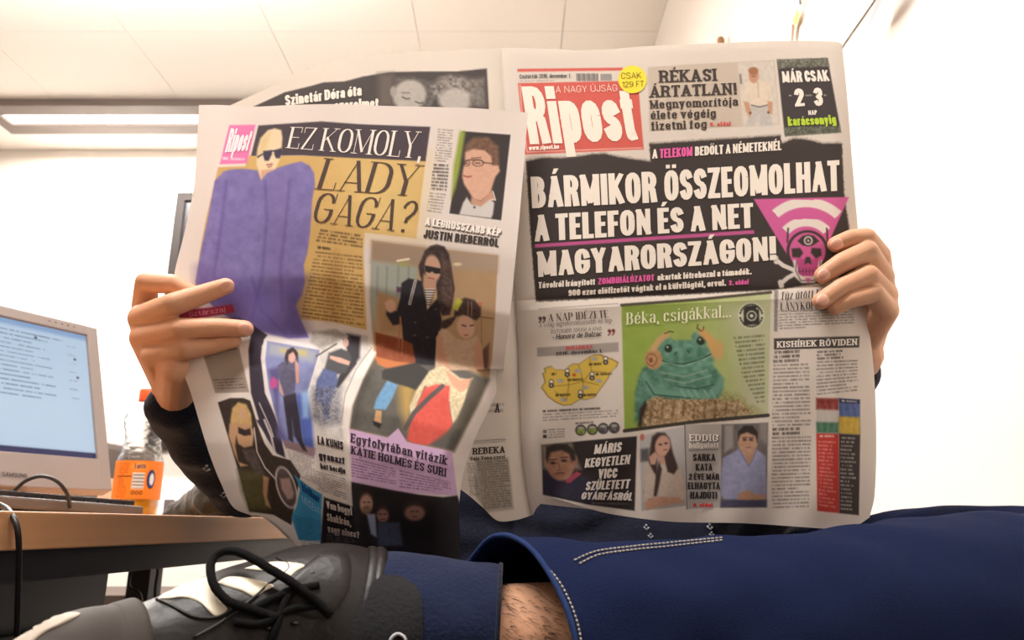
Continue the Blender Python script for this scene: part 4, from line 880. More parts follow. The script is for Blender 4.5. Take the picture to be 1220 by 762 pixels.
# yellow price disc is printed over the masthead, a shade above its ink
V = [surfC(753.5, 94.5, .0006)] + [surfC(753.5 + 17 * math.cos(k * math.pi / 20), 94.5 + 16.5 * math.sin(k * math.pi / 20), .0006) for k in range(40)]
o = frompy('price_disc', V, [(0, 1 + k, 1 + (k + 1) % 40) for k in range(40)], ink((240, 218, 62)), smooth=False); o.parent = front
LC('CSAK', [(740, 86.5), (764, 85.5), (764.5, 93), (740.5, 94)], 'light', (74, 66, 30), 'price_lettering', off=.0009)
LC('129 FT', [(741, 97), (767, 96), (767, 103), (741, 104)], 'light', (62, 54, 26), 'price_lettering', off=.0009)
LC('RÉKASI', [(784, 84), (854, 81.5), (855, 96), (784.5, 98.5)], 'slab', BLK); LC('ÁRTATLAN!', [(773, 102.5), (877, 98.5), (878, 112.3), (773, 116)], 'slab', BLK)
LC('Megnyomorítója', [(773, 119.5), (880, 115.5), (880, 125.5), (774, 129.5)], 'slab', BLK); LC('élete végéig', [(775, 132), (853, 129.5), (853, 139.5), (775.5, 142)], 'slab', BLK)
LC('fizetni fog', [(775, 145), (842, 142.5), (842, 152.5), (776, 155)], 'slab', BLK); LC('6. oldal', [(846, 145.5), (871, 144.5), (871, 149.5), (846, 150.5)], 'slab', (206, 70, 66))
LC('MÁR CSAK', [(931, 85), (986, 83), (989, 96.5), (932, 98.5)], 'heavy'); LC('2', [(945, 105.5), (957, 105), (959, 126), (947, 127)], 'heavy'); LC('3', [(968, 104.5), (979, 104), (981, 126), (970, 126.5)], 'heavy')
LC('NAP', [(962.5, 131.5), (973, 131), (973.5, 136.5), (963, 137)], 'heavy'); LC('karácsonyig', [(938, 139), (995, 136.5), (997, 147.5), (939, 150)], 'heavy', (178, 206, 60))
bl = lambda x: 189 - (x - 777) * .067
def HL(t, x0, x1, f, c): LC(t, [(x0, bl(x0) - 11), (x1, bl(x1) - 11.3), (x1, bl(x1)), (x0, bl(x0))], f, c)
HL('A', 777, 783.5, 'heavy', WH); HL('TELEKOM', 786, 825, 'heavy', (226, 96, 162)); HL('BEDŐLT A NÉMETEKNÉL', 828, 931, 'heavy', WH)
LC('BÁRMIKOR', [(632, 210.5), (782, 204), (783.5, 241), (634, 248)], 'heavy'); LC('ÖSSZEOMOLHAT', [(791, 203), (1000, 190.5), (1001, 227), (792, 239.5)], 'heavy')
LC('A TELEFON ÉS A NET', [(636, 256), (897, 241.5), (898, 271), (637, 288)], 'heavy'); LC('MAGYARORSZÁGON!', [(639, 299.5), (924, 281), (925, 309.5), (640, 330)], 'heavy')
b3 = lambda x: 343.5 - (x - 641.5) * .0665
def H3(t, x0, x1, c=WH, dy=0, h=7.6): LC(t, [(x0, b3(x0) - h + dy), (x1, b3(x1) - h + dy), (x1, b3(x1) + dy), (x0, b3(x0) + dy)], 'heavy', c)
H3('Távolról irányított', 641.5, 709); H3('ZOMBIHÁLÓZATOT', 712.5, 779.5, (222, 96, 162)); H3('akartak létrehozni a támadók.', 783, 895.5)
H3('900 ezer előfizetőt vágtak el a külvilágtól, orvul.', 677, 865, dy=11.5); H3('3. oldal', 868, 892, (222, 96, 162), dy=11.5, h=6)
LC('A NAP IDÉZETE', [(652.5, 374), (724, 369), (725, 378), (652.5, 383)], 'bodoni', (84, 48, 44)); 
LC('A világ legtekintélyesebb és leg-', [(643, 384.5), (730, 378), (730, 383.5), (642, 390)], 'light', TXT, 'quote_line'); LC('biztosabb tőkéje a jövő.', [(657, 391.5), (718, 387.5), (717, 393), (656, 397)], 'light', TXT, 'quote_line')
LC('- Honoré de Balzac', [(659, 398), (717.5, 394), (716.5, 400), (658, 404.5)], 'sans', (62, 54, 52), 'quote_line')
LC('IDŐJÁRÁS', [(674, 412.5), (706, 410.3), (706, 414.5), (674, 416.7)], 'slab', (206, 66, 72)); LC('2016. december 1.', [(662, 419), (718, 415.5), (718, 419.5), (662, 423)], 'slab', (56, 50, 50))
LC('Béka, csigákkal...', [(745.5, 372.5), (871, 362.5), (871, 377), (745.5, 386.5)], 'bodoni', (232, 230, 200), off=.0005)
for t, q in (('MÁRIS', [(709, 529.5), (742, 526), (740, 538), (707, 541)]), ('KEGYETLEN', [(698, 546), (752, 541), (750, 552.5), (696.5, 557)]), ('VICC', [(713.5, 558.5), (736.5, 557), (735, 569), (712, 570)]), ('SZÜLETETT', [(699, 573.5), (751.5, 570.5), (749.5, 581.5), (697, 584)]), ('GYÁRFÁSRÓL', [(694, 586), (755, 586.5), (752.5, 596), (692, 594.5)])): LC(t, q, 'heavy', (226, 216, 206))
LC('EDDIG', [(820.5, 517), (856, 517), (856, 525.5), (820.5, 525.5)], 'slab', (70, 64, 62), off=.0003, dx=.9, dy=.9); LC('EDDIG', [(820.5, 517), (856, 517), (856, 525.5), (820.5, 525.5)], 'slab', (234, 226, 216), off=.0006)
LC('hallgatott', [(820.5, 526.8), (856, 526.3), (856, 532.8), (820.5, 533.2)], 'slab', (232, 224, 214))
for t, q in (('SARKA', (825.6, 852.5, 540.3, 549)), ('KATA', (829, 849, 552, 560.5)), ('2 ÉVE MÁR', (820.5, 857, 563.8, 571.5)), ('ELHAGYTA', (819.5, 858, 574.2, 582.5)), ('HAJDÚT!', (822.5, 854.5, 585.5, 594))): LC(t, [(q[0], q[2]), (q[1], q[2]), (q[1], q[3]), (q[0], q[3])], 'heavy', (50, 44, 44))
LC('8. oldal', [(826, 599), (849, 599), (849, 603.5), (826, 603.5)], 'heavy', (206, 56, 60))
LC('Tűz ütött ki a', [(931, 347.5), (988, 343.5), (987, 353), (930, 357)], 'bodoni', (58, 50, 50)); LC('LÁNYKOLLÉGIUMBAN', [(929.5, 360.5), (1022, 356.5), (1022, 365.5), (929.5, 370)], 'bodoni', (58, 50, 50))
LC('KISHÍREK RÖVIDEN', [(925, 406.5), (1022, 403), (1022, 410.8), (925, 414)], 'slab', (232, 224, 214))

# ---- back page (left half of the outer sheet) -----------------------
bp_ = coons([(262, 131), (310, 109), (345, 92), (383, 77), (427, 68), (486, 62), (540, 60), (598, 57)],
            [(598, 57), (603, 133), (609, 240), (614, 360), (618, 420), (621, 520), (624, 557), (629, 590), (635, 613)],
            [(300, 480), (400, 520), (520, 566), (552, 585), (575, 604), (593, 620), (615, 619), (635, 613)],
            [(262, 131), (268, 200), (278, 300), (288, 400), (300, 480)], 1.3)
X, Y = bp_[..., 0], bp_[..., 1]; P = Painter(X, Y, (218, 206, 192))
e8 = lambda x, y: (280 + x * .295, 50 + y * .295)
P.poly([(302, 127), (339, 110), (368, 103), (386, 98), (410, 97), (433, 91), (463, 86), (500, 85), (545, 85), (580, 81.5), (583, 140), (302, 140)], (74, 66, 64), .8)
P.poly([e8(580, 130), e8(640, 128), e8(640, 260), e8(580, 260)], (104, 92, 84), 5)
P.poly([e8(632, 240), e8(625, 200), e8(645, 145), e8(720, 140), e8(790, 160), e8(812, 215), e8(790, 270), e8(632, 270)], (96, 90, 86), 2, noise=40, nscale=.4)
P.ell(*e8(705, 215), 20, 18, (178, 170, 160), rot=-20, soft=2, noise=12); P.line([e8(675, 222), e8(692, 230), e8(706, 228)], 1.3, (70, 64, 60)); P.line([e8(728, 240), e8(745, 248), e8(758, 244)], 1.3, (70, 64, 60)); P.line([e8(675, 205), e8(705, 205)], 1.1, (100, 92, 88)); P.ell(*e8(640, 200), 4, 6, (160, 152, 144))
P.ell(*e8(880, 190), 26, 17, (128, 120, 114), soft=3, noise=90, nscale=.35); P.ell(*e8(890, 235), 20, 14, (182, 174, 166), soft=2.5, noise=14); P.poly([e8(950, 150), e8(1005, 145), e8(1010, 260), e8(950, 260)], (122, 114, 108), 3, noise=60)
P.text([(558, 480), (600, 478), (600, 492), (558, 494)], 2, TXT, .4, seed=41)
P.line([(564, 525.5), (602, 523)], .9, (100, 92, 88)); P.line([(564, 528), (602, 525.5)], .6, (120, 112, 108))
P.poly([(566, 547), (606, 545), (612, 606), (580, 610), (566, 590)], (172, 160, 144), 1.5)
P.text([(568, 549), (605, 547), (610, 603), (576, 607)], 19, (64, 56, 52), .7, seed=42); P.text([(556, 551), (565, 550), (572, 590), (560, 590)], 12, (64, 56, 52), .6, seed=43)
back = grid_mesh('back_page', WN(X, Y, dC(X, Y)), P.C, paper_m, news); back.matrix_parent_inverse = inv
def LB(t, q, f, c=WH): return lettering(t, q, f, c, surfC, back, 'headline')
LB('Szinetár Dóra óta', [(339, 113.5), (431, 101), (431, 113.5), (340, 126)], 'heavy'); LB('szerelmet', [(398, 119.5), (451, 116), (451, 129), (398, 133)], 'heavy')
LB('REBEKA', [(562.5, 533.5), (602, 531), (602, 539), (562.5, 541.5)], 'slab', (56, 48, 46)); LB('Sajó Vona szexi', [(560, 543.8), (602, 541.3), (602, 546), (560, 548.5)], 'slab', (66, 58, 54)); LB('A', [(589, 480), (596, 480), (596, 491), (589, 491)], 'slab', (60, 52, 50))

# ---- inside page turned to the front --------------------------------
ip = coons([(237, 125), (262, 125), (300, 127), (347, 125), (400, 124), (457, 126), (520, 127.5), (568, 129), (629, 134)],
           [(629, 134), (623, 210), (616, 290), (608, 370), (601, 430), (598.5, 450), (592, 466), (581, 490), (569, 515), (559, 540), (553, 560), (549, 580), (547, 610), (548, 640), (548, 664)],
           [(300, 614), (312, 615), (326, 622), (343, 637), (356, 652), (370, 658), (400, 664), (440, 668), (500, 668), (548, 664)],
           [(237, 125), (234, 180), (230, 228), (219, 280), (208, 325), (204, 370), (209, 410), (217, 440), (227, 467), (241, 514), (251, 545), (263, 575), (278, 604), (300, 614)], .85)
X, Y = ip[..., 0], ip[..., 1]; P = Painter(X, Y, (226, 214, 206))
c1 = lambda x, y: (230 + x * .1838, 120 + y * .1838)
c2 = lambda x, y: (430 + x * .2232, 130 + y * .2232)
c3 = lambda x, y: (420 + x * .2232, 270 + y * .2232)
c4 = lambda x, y: (380 + x * .2626, 400 + y * .2626)
c5 = lambda x, y: (230 + x * .1837, 380 + y * .1837)
c6 = lambda x, y: (260 + x * .21, 500 + y * .21)
c7 = lambda x, y: (140 + x * .236, 300 + y * .236)
c8 = lambda x, y: (180 + x * .236, 460 + y * .236)
cg = lambda x, y: (300 + x * .315, 180 + y * .315)
# gold background
P.poly([(260, 199), (292, 198), (297, 185), (400, 186), (507, 191), (496, 284), (434.5, 277), (433, 300), (437, 393), (394.5, 383), (350, 380), (300, 384), (232, 340), (238, 300), (246, 258)], (214, 172, 96), .8, noise=14, nscale=.03)
P.poly([(400, 190), (506, 193), (497, 282), (440, 276), (420, 240)], (226, 194, 118), 25, alpha=.7); P.poly([(385, 330), (400, 300), (408, 330), (400, 380), (390, 380)], (170, 118, 52), 8, alpha=.5)
P.poly([(308, 149.5), (345, 147), (383, 144.5), (430, 148), (512.6, 151), (507, 192), (430, 188.5), (360, 185), (299, 185.5)], (76, 64, 72), .8)
# pink corner logo
P.poly([c1(235, 158), c1(405, 155), c1(350, 405), c1(172, 412)], (238, 118, 180), .8); P.text([c1(190, 355), c1(340, 365), c1(330, 395), c1(185, 390)], 1, (250, 220, 235), .9, lw=2)
# figure in violet coat
P.poly([c1(*p) for p in [(412, 370), (418, 310), (440, 240), (485, 190), (530, 178), (572, 190), (580, 240), (575, 310), (570, 360), (545, 420), (520, 460), (495, 480), (440, 520), (425, 450), (412, 420)]], (238, 214, 172), 1.2)
P.poly([c1(418, 350), c1(440, 250), c1(500, 200), c1(480, 300), c1(440, 345)], (226, 198, 140), 3)
P.poly([c1(415, 360), c1(455, 338), c1(460, 345), c1(418, 372)], (70, 60, 74), .8)
P.poly([c1(455, 325), c1(510, 320), c1(512, 345), c1(490, 388), c1(465, 388), c1(456, 360)], (66, 60, 84), 1); P.poly([c1(525, 320), c1(575, 305), c1(580, 335), c1(562, 372), c1(538, 372), c1(527, 350)], (66, 60, 84), 1); P.line([c1(505, 325), c1(530, 325)], 1.6, (50, 44, 60))
P.line([c1(480, 415), c1(512, 410)], 2, (196, 110, 104)); P.line([c1(486, 430), c1(508, 424)], 1.2, (170, 90, 90)); P.poly([c1(440, 450), c1(520, 440), c1(500, 480), c1(440, 518)], (220, 170, 140), 1.5)
coat = [c1(195, 460), c1(240, 445), c1(330, 440), c1(418, 450), c1(440, 515), c1(480, 470), c1(560, 430), c1(630, 408), c1(700, 393), c1(755, 420), c1(785, 470), c1(790, 540), c1(772, 640), (371, 255), (369, 280), (366, 302), (362, 315), (363, 335), (360, 350), (352, 364), (359, 382), (368, 402), (345, 403), (319, 397), (300, 390), (284, 384), (262, 372), (238, 350), (233, 335), (239, 300), (247, 262), (256, 215)]
P.poly(coat, (126, 114, 184), 1.2, noise=22, nscale=.12); P.poly([(235, 320), (300, 340), (365, 330), (356, 364), (368, 402), (320, 398), (262, 372), (236, 345)], (92, 74, 150), 12, alpha=.6)  # second fill darkens the lower coat: shade of the overhanging page painted in
P.poly([(330, 215), (345, 210), (338, 300), (344, 380), (330, 390), (322, 300)], (134, 112, 182), 9, alpha=.5)
for q in ([(316, 216), (318, 260), (312, 330), (300, 380)], [(345, 215), (340, 270), (334, 320), (336, 370)], [(300, 330), (312, 370), (340, 398)], [(270, 215), (262, 280), (255, 330)]): P.line(q, 2.2, (84, 70, 150), soft=2.5, alpha=.55)
P.text([(382, 272), (432, 279), (432, 296), (376, 288)], 4, (86, 60, 34), .8, seed=51, bold=1); P.text([(378, 292), (394, 294), (394, 299), (378, 297)], 1, (60, 40, 26), .9, bold=1)
P.text([(376, 298), (431, 304), (434, 389), (357, 378)], 19, (92, 66, 36), .7, seed=52, mask=[(376, 298), (431, 303), (435, 390), (394, 382), (358, 380), (362, 350), (368, 315)])
# man with glasses
P.poly([c2(536, 112), c2(804, 131), c2(755, 600), c2(466, 562)], (236, 228, 220), 1); P.poly([c2(540, 117), c2(799, 136), c2(749, 593), c2(472, 556)], (62, 54, 54), .8)
P.poly([c2(528, 117), c2(558, 118), c2(545, 200), c2(525, 330), c2(505, 420), c2(482, 480), c2(495, 300)], (150, 168, 60), 2)
P.poly([c2(548, 260), c2(560, 190), c2(600, 150), c2(680, 150), c2(735, 200), c2(738, 290), c2(715, 360), c2(690, 330), c2(680, 240), c2(600, 215)], (122, 88, 68), 2, noise=36, nscale=.35)
P.poly([c2(*p) for p in [(558, 230), (600, 212), (660, 220), (695, 250), (700, 300), (735, 300), (742, 330), (718, 360), (705, 400), (690, 450), (640, 490), (600, 480), (570, 430), (550, 400), (540, 360), (545, 320), (553, 290)]], (222, 170, 142), 1.3, noise=14)
P.poly([c2(590, 470), c2(640, 490), c2(700, 430), c2(715, 480), c2(640, 540), c2(585, 500)], (206, 150, 122), 1.5)
P.poly([c2(*p) for p in [(565, 470), (590, 505), (640, 520), (690, 480), (712, 500), (705, 560), (695, 582), (525, 562), (545, 500)]], (212, 206, 202), 1.2); P.ell(*c2(606, 523), 1.3, 1.3, (70, 64, 62)); P.line([c2(705, 440), c2(718, 485), c2(700, 480)], 1.3, (230, 225, 220))
P.line([c2(545, 290), c2(575, 270), c2(640, 272), c2(655, 285), c2(705, 290)], 1.1, (70, 50, 44)); P.ell(*c2(565, 288), 3.6, 3.4, (96, 70, 60), ring=.8); P.ell(*c2(625, 287), 6.2, 3.8, (96, 70, 60), ring=.8); P.line([c2(550, 290), c2(570, 290)], 1.4, (80, 56, 48)); P.line([c2(612, 288), c2(635, 288)], 1.4, (80, 56, 48)); P.line([c2(548, 355), c2(572, 362), c2(588, 358)], 1.8, (170, 84, 76)); P.line([c2(590, 262), c2(640, 258)], 1.3, (120, 84, 64))
P.text([c2(412, 100), c2(492, 108), c2(478, 288), c2(392, 280)], 13, (90, 80, 78), .6, seed=61); P.text([c2(388, 288), c2(474, 292), c2(458, 440), c2(370, 432)], 8, (62, 54, 54), .8, seed=62, bold=1); P.text([c2(368, 440), c2(456, 448), c2(430, 560), c2(350, 548)], 7, (90, 80, 78), .6, seed=63)
# mother and child photo
K = [c3(103, 73), (500, 294), c3(777, 153), c3(760, 500), c3(745, 700), (583, 450), (572, 477), (558, 504), (541, 538), (416, 511), (419, 484), (430, 452), (445.5, 424), c3(112, 640), c3(95, 400)]
P.poly([(p[0], p[1]) for p in K], (186, 150, 108), .8, noise=12, nscale=.05)
P.poly([c3(103, 75), c3(420, 112), c3(775, 155), c3(772, 240), c3(520, 225), c3(330, 215), c3(100, 190)], (156, 130, 106), 4, grad=((178, 156, 132), (443, 290), (590, 310)))
P.poly([c3(98, 180), c3(350, 215), c3(345, 300), c3(290, 400), c3(230, 380), c3(140, 350), c3(110, 560), c3(95, 400)], (158, 164, 152), 3); 
for x in (135, 185, 245, 300): P.line([c3(x, 215), c3(x - 5, 370)], 1.4, (128, 136, 126), soft=1.5)
P.poly([c3(140, 350), c3(235, 385), c3(240, 560), c3(150, 560), c3(130, 420)], (176, 136, 92), 3); P.line([c3(240, 182), c3(300, 172)], 2.6, (236, 222, 190)); P.ell(*c3(560, 200), 5, 2, (230, 205, 170)); P.ell(*c3(275, 200), 6, 2.6, (160, 160, 90), soft=2)
P.poly([c3(235, 320), c3(262, 322), c3(260, 350), c3(235, 348)], (96, 60, 90), 1)
P.line([c3(680, 480), c3(750, 490)], 1.2, (120, 84, 50)); P.poly([c3(690, 660), c3(730, 620), c3(725, 760), c3(690, 760)], (110, 74, 66), 2); P.line([c3(686, 420), c3(690, 640)], 1.1, (150, 112, 70))
# ground below the crease
P.poly([(445, 428), c4(290, 90), (500, 432), (540, 432), (583, 452), (572, 477), (558, 504), (541, 538), (416, 511), (419, 484), (430, 452)], (96, 92, 86), 3, noise=16, nscale=.1)
P.poly([(455, 423), (500, 430), (480, 440), (446, 436)], (140, 134, 104), 6, alpha=.5)
P.poly([c4(425, 180), c4(440, 240), c4(425, 330), c4(400, 420), c4(370, 330), c4(360, 230)], (196, 156, 76), 7, alpha=.9)
P.poly([c3(*p) for p in [(352, 210), (365, 180), (385, 130), (415, 103), (450, 94), (490, 105), (515, 145), (528, 220), (545, 330), (535, 400), (520, 470), (480, 475), (455, 430), (450, 340), (440, 290), (380, 250), (375, 300), (360, 260)]], (66, 50, 48), 1.3, noise=30, nscale=.3)
P.ell(*c3(428, 222), 9.6, 16, (206, 158, 130), rot=-6, soft=1.2); P.poly([c3(385, 275), c3(450, 290), c3(440, 335), c3(385, 325)], (196, 148, 120), 1)
P.poly([c3(384, 206), c3(470, 222), c3(472, 250), c3(440, 250), c3(425, 238), c3(410, 246), c3(388, 238)], (40, 34, 38), .9); P.line([c3(405, 272), c3(435, 278)], 1.6, (170, 84, 80)); P.poly([c3(470, 130), c3(520, 200), c3(540, 340), c3(520, 440), c3(470, 400), c3(480, 250)], (92, 70, 62), 2, noise=50, nscale=.35)
P.poly([c3(*p) for p in [(262, 300), (300, 275), (372, 290), (400, 440), (455, 380), (470, 460), (480, 520), (450, 600), (440, 740), (340, 735), (300, 650), (268, 610), (262, 520), (215, 525), (180, 470), (182, 440), (235, 450), (255, 380)]], (44, 40, 48), 1.2, noise=10)
P.poly([c3(388, 330), c3(440, 330), c3(400, 440)], (226, 216, 206), .8); [P.line([c3(388, 338 + k * 13), c3(440 - k * 4, 338 + k * 13)], 1.1, (44, 38, 44)) for k in range(7)]
P.line([c3(335, 290), c3(305, 410)], 3.4, (206, 200, 196)); P.line([c3(335, 290), c3(305, 410)], .9, (60, 54, 60)); [P.ell(*c3(x, y), 1.3, 1.3, (90, 84, 84)) for x, y in ((335, 510), (333, 578), (400, 590), (445, 440))]
P.ell(*c3(203, 422), 6.2, 8, (212, 164, 134), soft=1.2); P.line([c3(175, 410), c3(195, 400)], 2.4, (212, 164, 134))
P.poly([c3(120, 562), c3(255, 595), c3(320, 625), c3(336, 715), (494, 436), (470, 442), (450, 430), c3(126, 680)], (150, 74, 42), 1.1, noise=18); P.line([c3(245, 640), c3(255, 480), c3(268, 600), c3(262, 680)], 1.4, (176, 110, 80)); P.poly([(446, 424), (470, 430), (494, 433), (486, 442), (466, 440), (450, 434)], (206, 118, 66), 1.2)
P.poly([c4(285, 160), c4(300, 150), c4(440, 120), c4(505, 165), c4(440, 245), c4(400, 230), c4(350, 215), c4(288, 195)], (62, 60, 58), 1.3)
P.poly([c4(310, 203), c4(358, 222), c4(335, 280), c4(303, 335), c4(248, 330), c4(262, 280)], (108, 160, 206), 1.2, noise=20); P.poly([c4(258, 336), c4(285, 340), c4(282, 395), c4(250, 385)], (206, 156, 106), 1); P.poly([c4(245, 385), c4(285, 400), c4(275, 420), c4(250, 405)], (40, 36, 38), 1)
# girl
P.poly([c3(*p) for p in [(546, 440), (560, 400), (600, 378), (650, 390), (685, 430), (682, 480), (660, 500), (590, 470), (555, 480), (530, 520), (500, 545), (470, 540), (480, 500), (540, 480)]], (72, 52, 46), 1.3, noise=22); P.line([c3(618, 400), c3(615, 470)], 1, (160, 120, 96)); P.line([c3(636, 402), c3(636, 475)], 1, (160, 120, 96))
P.poly([c3(535, 425), c3(560, 380), c3(588, 395), c3(560, 450), c3(540, 440)], (196, 196, 60), 1.2)
P.ell(*c3(605, 535), 10.5, 13.5, (218, 170, 142), rot=-12, soft=1.2); P.line([c3(585, 525), c3(605, 530)], 1.5, (70, 50, 46)); P.line([c3(628, 528), c3(645, 525)], 1.4, (70, 50, 46)); P.line([c3(598, 578), c3(615, 578)], 1.5, (176, 96, 90)); P.poly([c3(670, 405), c3(695, 405), c3(680, 425)], (220, 96, 60), 1)
P.poly([c3(*p) for p in [(460, 560), (500, 545), (560, 600), (620, 605), (665, 580), (690, 650), (700, 760), (440, 770), (448, 640)]], (200, 168, 138), 1.3, noise=22, nscale=.3)
P.poly([c3(446, 590), c3(470, 560), c3(500, 700), c3(530, 762), c3(470, 762), c3(450, 680)], (208, 152, 122), 1.2); P.poly([c3(660, 590), c3(690, 640), c3(700, 762), c3(650, 762), c3(650, 660)], (208, 152, 122), 1.2)
P.poly([c4(*p) for p in [(500, 160), (560, 130), (640, 190), (690, 200), (660, 300), (628, 380), (605, 400), (590, 300), (480, 225), (420, 380), (410, 320), (440, 250)]], (214, 196, 156), 1.3, noise=56, nscale=.5)
P.poly([c4(*p) for p in [(480, 235), (535, 218), (594, 226), (590, 290), (596, 350), (608, 400), (570, 455), (500, 496), (430, 488), (398, 470), (418, 380), (450, 300)]], (226, 84, 72), 1.3, noise=14)
P.line([c4(560, 228), c4(500, 280), c4(430, 350), c4(392, 420)], 5.5, (92, 84, 84), soft=1); P.poly([c4(570, 150), c4(640, 200), c4(700, 190), c4(680, 235), c4(640, 258), c4(600, 215)], (214, 158, 126), 1.2); P.poly([c4(690, 200), c4(745, 215), c4(700, 330), c4(640, 420), c4(500, 496), c4(600, 420), c4(660, 310)], (100, 92, 80), 2.5)
# lilac caption
P.poly([c4(135, 420), c4(310, 462), c4(360, 418), c4(400, 482), c4(604, 525), c4(628, 725), c4(380, 710), c4(142, 660)], (206, 166, 206), .8)
P.text([c4(148, 548), c4(350, 600), c4(350, 676), c4(145, 640)], 7, (92, 60, 92), .7, seed=71); P.text([c4(365, 604), c4(598, 660), c4(600, 716), c4(365, 690)], 6, (92, 60, 92), .7, seed=72)
# black strip of trousers, gaps
P.poly([(284, 378), (300, 386), (320, 400), (312, 412), (311, 426), (316, 468), (323, 484), (329, 499), (333, 512), (340, 545), (330, 540), (318, 522), (309, 501), (299, 468), (297, 440), (296, 417), (299, 398)], (58, 48, 64), 1, noise=8)
P.poly([c6(215, 0), c6(238, 0), c6(290, 90), c6(275, 95)], (58, 48, 64), 1); P.line([c5(430, 545), c5(500, 700), c5(520, 762)], 1.6, (190, 176, 178)); P.line([c6(262, 0), c6(300, 90), c6(318, 170)], 2.6, (196, 182, 180))
# red label and grey box
P.poly([c7(300, 296), c7(440, 283), c7(580, 264), c7(592, 304), c7(450, 330), c7(318, 346)], (158, 40, 66), 1); P.text([c7(315, 350), c7(600, 320), c7(606, 350), c7(320, 362)], 1, (80, 60, 60), .5)
P.poly([(241, 419), (285, 415), (297, 467), (256.6, 468)], (160, 144, 130), .8); P.text([c5(130, 385), c5(325, 375), c5(345, 450), c5(160, 460)], 4, (90, 78, 70), .75, seed=81); P.text([c5(60, 205), c5(300, 180), c5(300, 200), c5(60, 222)], 1, (60, 50, 48), .8, bold=1)
# blonde woman photo
P.poly([(259.5, 479), (274, 474), (290, 474), (298, 477), (302, 490), (307, 507), (315, 528), (325, 542), (346, 548), (358, 566), (351, 600), (347, 625), (326, 613), (297, 609), (284, 561)], (62, 48, 40), .8, noise=12)
P.poly([c8(440, 420), c8(560, 430), c8(600, 620), c8(500, 628), c8(460, 530)], (92, 84, 46), 4, noise=16)
P.poly([c8(*p) for p in [(400, 170), (410, 110), (440, 80), (480, 90), (505, 140), (510, 200), (470, 200), (440, 210), (400, 190)]], (212, 172, 106), 1.3, noise=26); P.ell(*c8(462, 135), 4.4, 7.5, (216, 170, 132))
P.poly([c8(*p) for p in [(395, 190), (430, 185), (500, 190), (520, 230), (512, 300), (470, 310), (440, 290), (430, 250), (425, 300), (440, 380), (490, 400), (450, 405), (420, 340), (392, 250)]], (206, 158, 116), 1.2)
P.poly([c8(440, 205), c8(475, 220), c8(500, 210), c8(505, 245), c8(470, 250), c8(440, 235)], (58, 44, 44), 1); P.poly([c8(460, 320), c8(520, 315), c8(570, 440), c8(530, 440), c8(475, 360)], (92, 78, 74), 1.5, noise=30); P.poly([c8(565, 450), c8(595, 460), c8(585, 560), c8(605, 615), c8(580, 600), c8(565, 540)], (190, 140, 100), 1.2)
P.line([c8(520, 210), c8(535, 330), c8(575, 410), c8(640, 480)], 1.6, (206, 196, 190)); P.ell(*c8(683, 510), 11.5, 26, (212, 202, 196), rot=-17); P.ell(*c8(683, 510), 9.6, 24, (92, 72, 70), rot=-17); P.poly([c8(650, 465), c8(700, 462), c8(722, 540), c8(715, 565), c8(690, 570), c8(660, 520)], (186, 150, 144), 1.5, noise=14)
# blue box
P.poly([c8(722, 445), c8(790, 500), c8(862, 545), c8(858, 780), c8(745, 775), c8(708, 660), c8(735, 600), c8(752, 520)], (54, 146, 196), .8)
P.text([c6(430, 540), c6(590, 570), c6(590, 740), c6(480, 730)], 13, (24, 84, 130), .6, seed=91)
# two street photos
P.poly([(314.5, 404), (319, 399), (384, 414), (369, 468), (375, 520), (376, 545), (338, 534), (331, 500), (316, 468), (311, 426)], (222, 214, 214), .8)
P.poly([(318.5, 406), (381, 417), (366, 468), (370, 500), (374.5, 542), (340, 531), (329, 495), (320, 462), (316, 428)], (128, 134, 188), .8, noise=26, nscale=.1)
P.poly([(321, 408), (378, 418), (374, 432), (320, 422)], (156, 160, 176), 3); P.poly([c5(560, 190), c5(740, 200), c5(735, 240), c5(570, 215)], (200, 180, 90), 2, alpha=.7); P.poly([(320, 440), (334, 436), (330, 520), (345, 532), (330, 495)], (92, 84, 140), 3); P.poly([(352, 470), (366, 468), (372, 500), (374, 540), (362, 536), (356, 500)], (70, 92, 176), 3)
P.poly([(338, 524), (376, 534), (374, 545), (340, 533)], (150, 120, 126), 1.5)
P.poly([c5(*p) for p in [(590, 270), (600, 220), (635, 182), (670, 200), (685, 250), (680, 320), (690, 410), (665, 420), (660, 470), (680, 600), (690, 762), (640, 762), (600, 600), (585, 500), (560, 400), (550, 300)]], (92, 88, 118), 1.3, noise=20)
P.poly([c5(585, 500), c5(665, 480), c5(690, 640), c5(710, 790), c5(740, 860), c5(715, 850), c5(660, 760), c5(640, 640), c5(650, 800), c5(620, 780)], (52, 44, 60), 1.2); P.ell(*c5(640, 242), 4.6, 7.4, (214, 160, 146)); P.poly([c5(660, 260), c5(685, 290), c5(690, 410), c5(668, 420), c5(662, 330)], (200, 148, 136), 1); P.poly([c5(555, 390), c5(575, 440), c5(590, 500), c5(560, 470)], (200, 148, 136), 1); P.poly([c5(595, 250), c5(610, 200), c5(650, 182), c5(680, 220), c5(676, 260), c5(650, 210), c5(620, 230), c5(610, 300)], (60, 42, 48), 1); P.poly([c5(497, 405), c5(520, 370), c5(550, 400), c5(545, 440), c5(505, 455)], (196, 70, 146), 1.3); P.poly([c5(700, 470), c5(760, 460), c5(750, 640), c5(710, 640)], (150, 190, 226), 2.5, alpha=.7)
P.poly([(374, 393), (400, 391), (428, 397), (438, 400), (440, 420), (425, 436), (414, 462), (408, 484), (407, 508), (410, 524), (400, 524), (377, 516), (372, 497), (368, 468), (383, 418)], (206, 200, 194), .8, noise=34, nscale=.14)
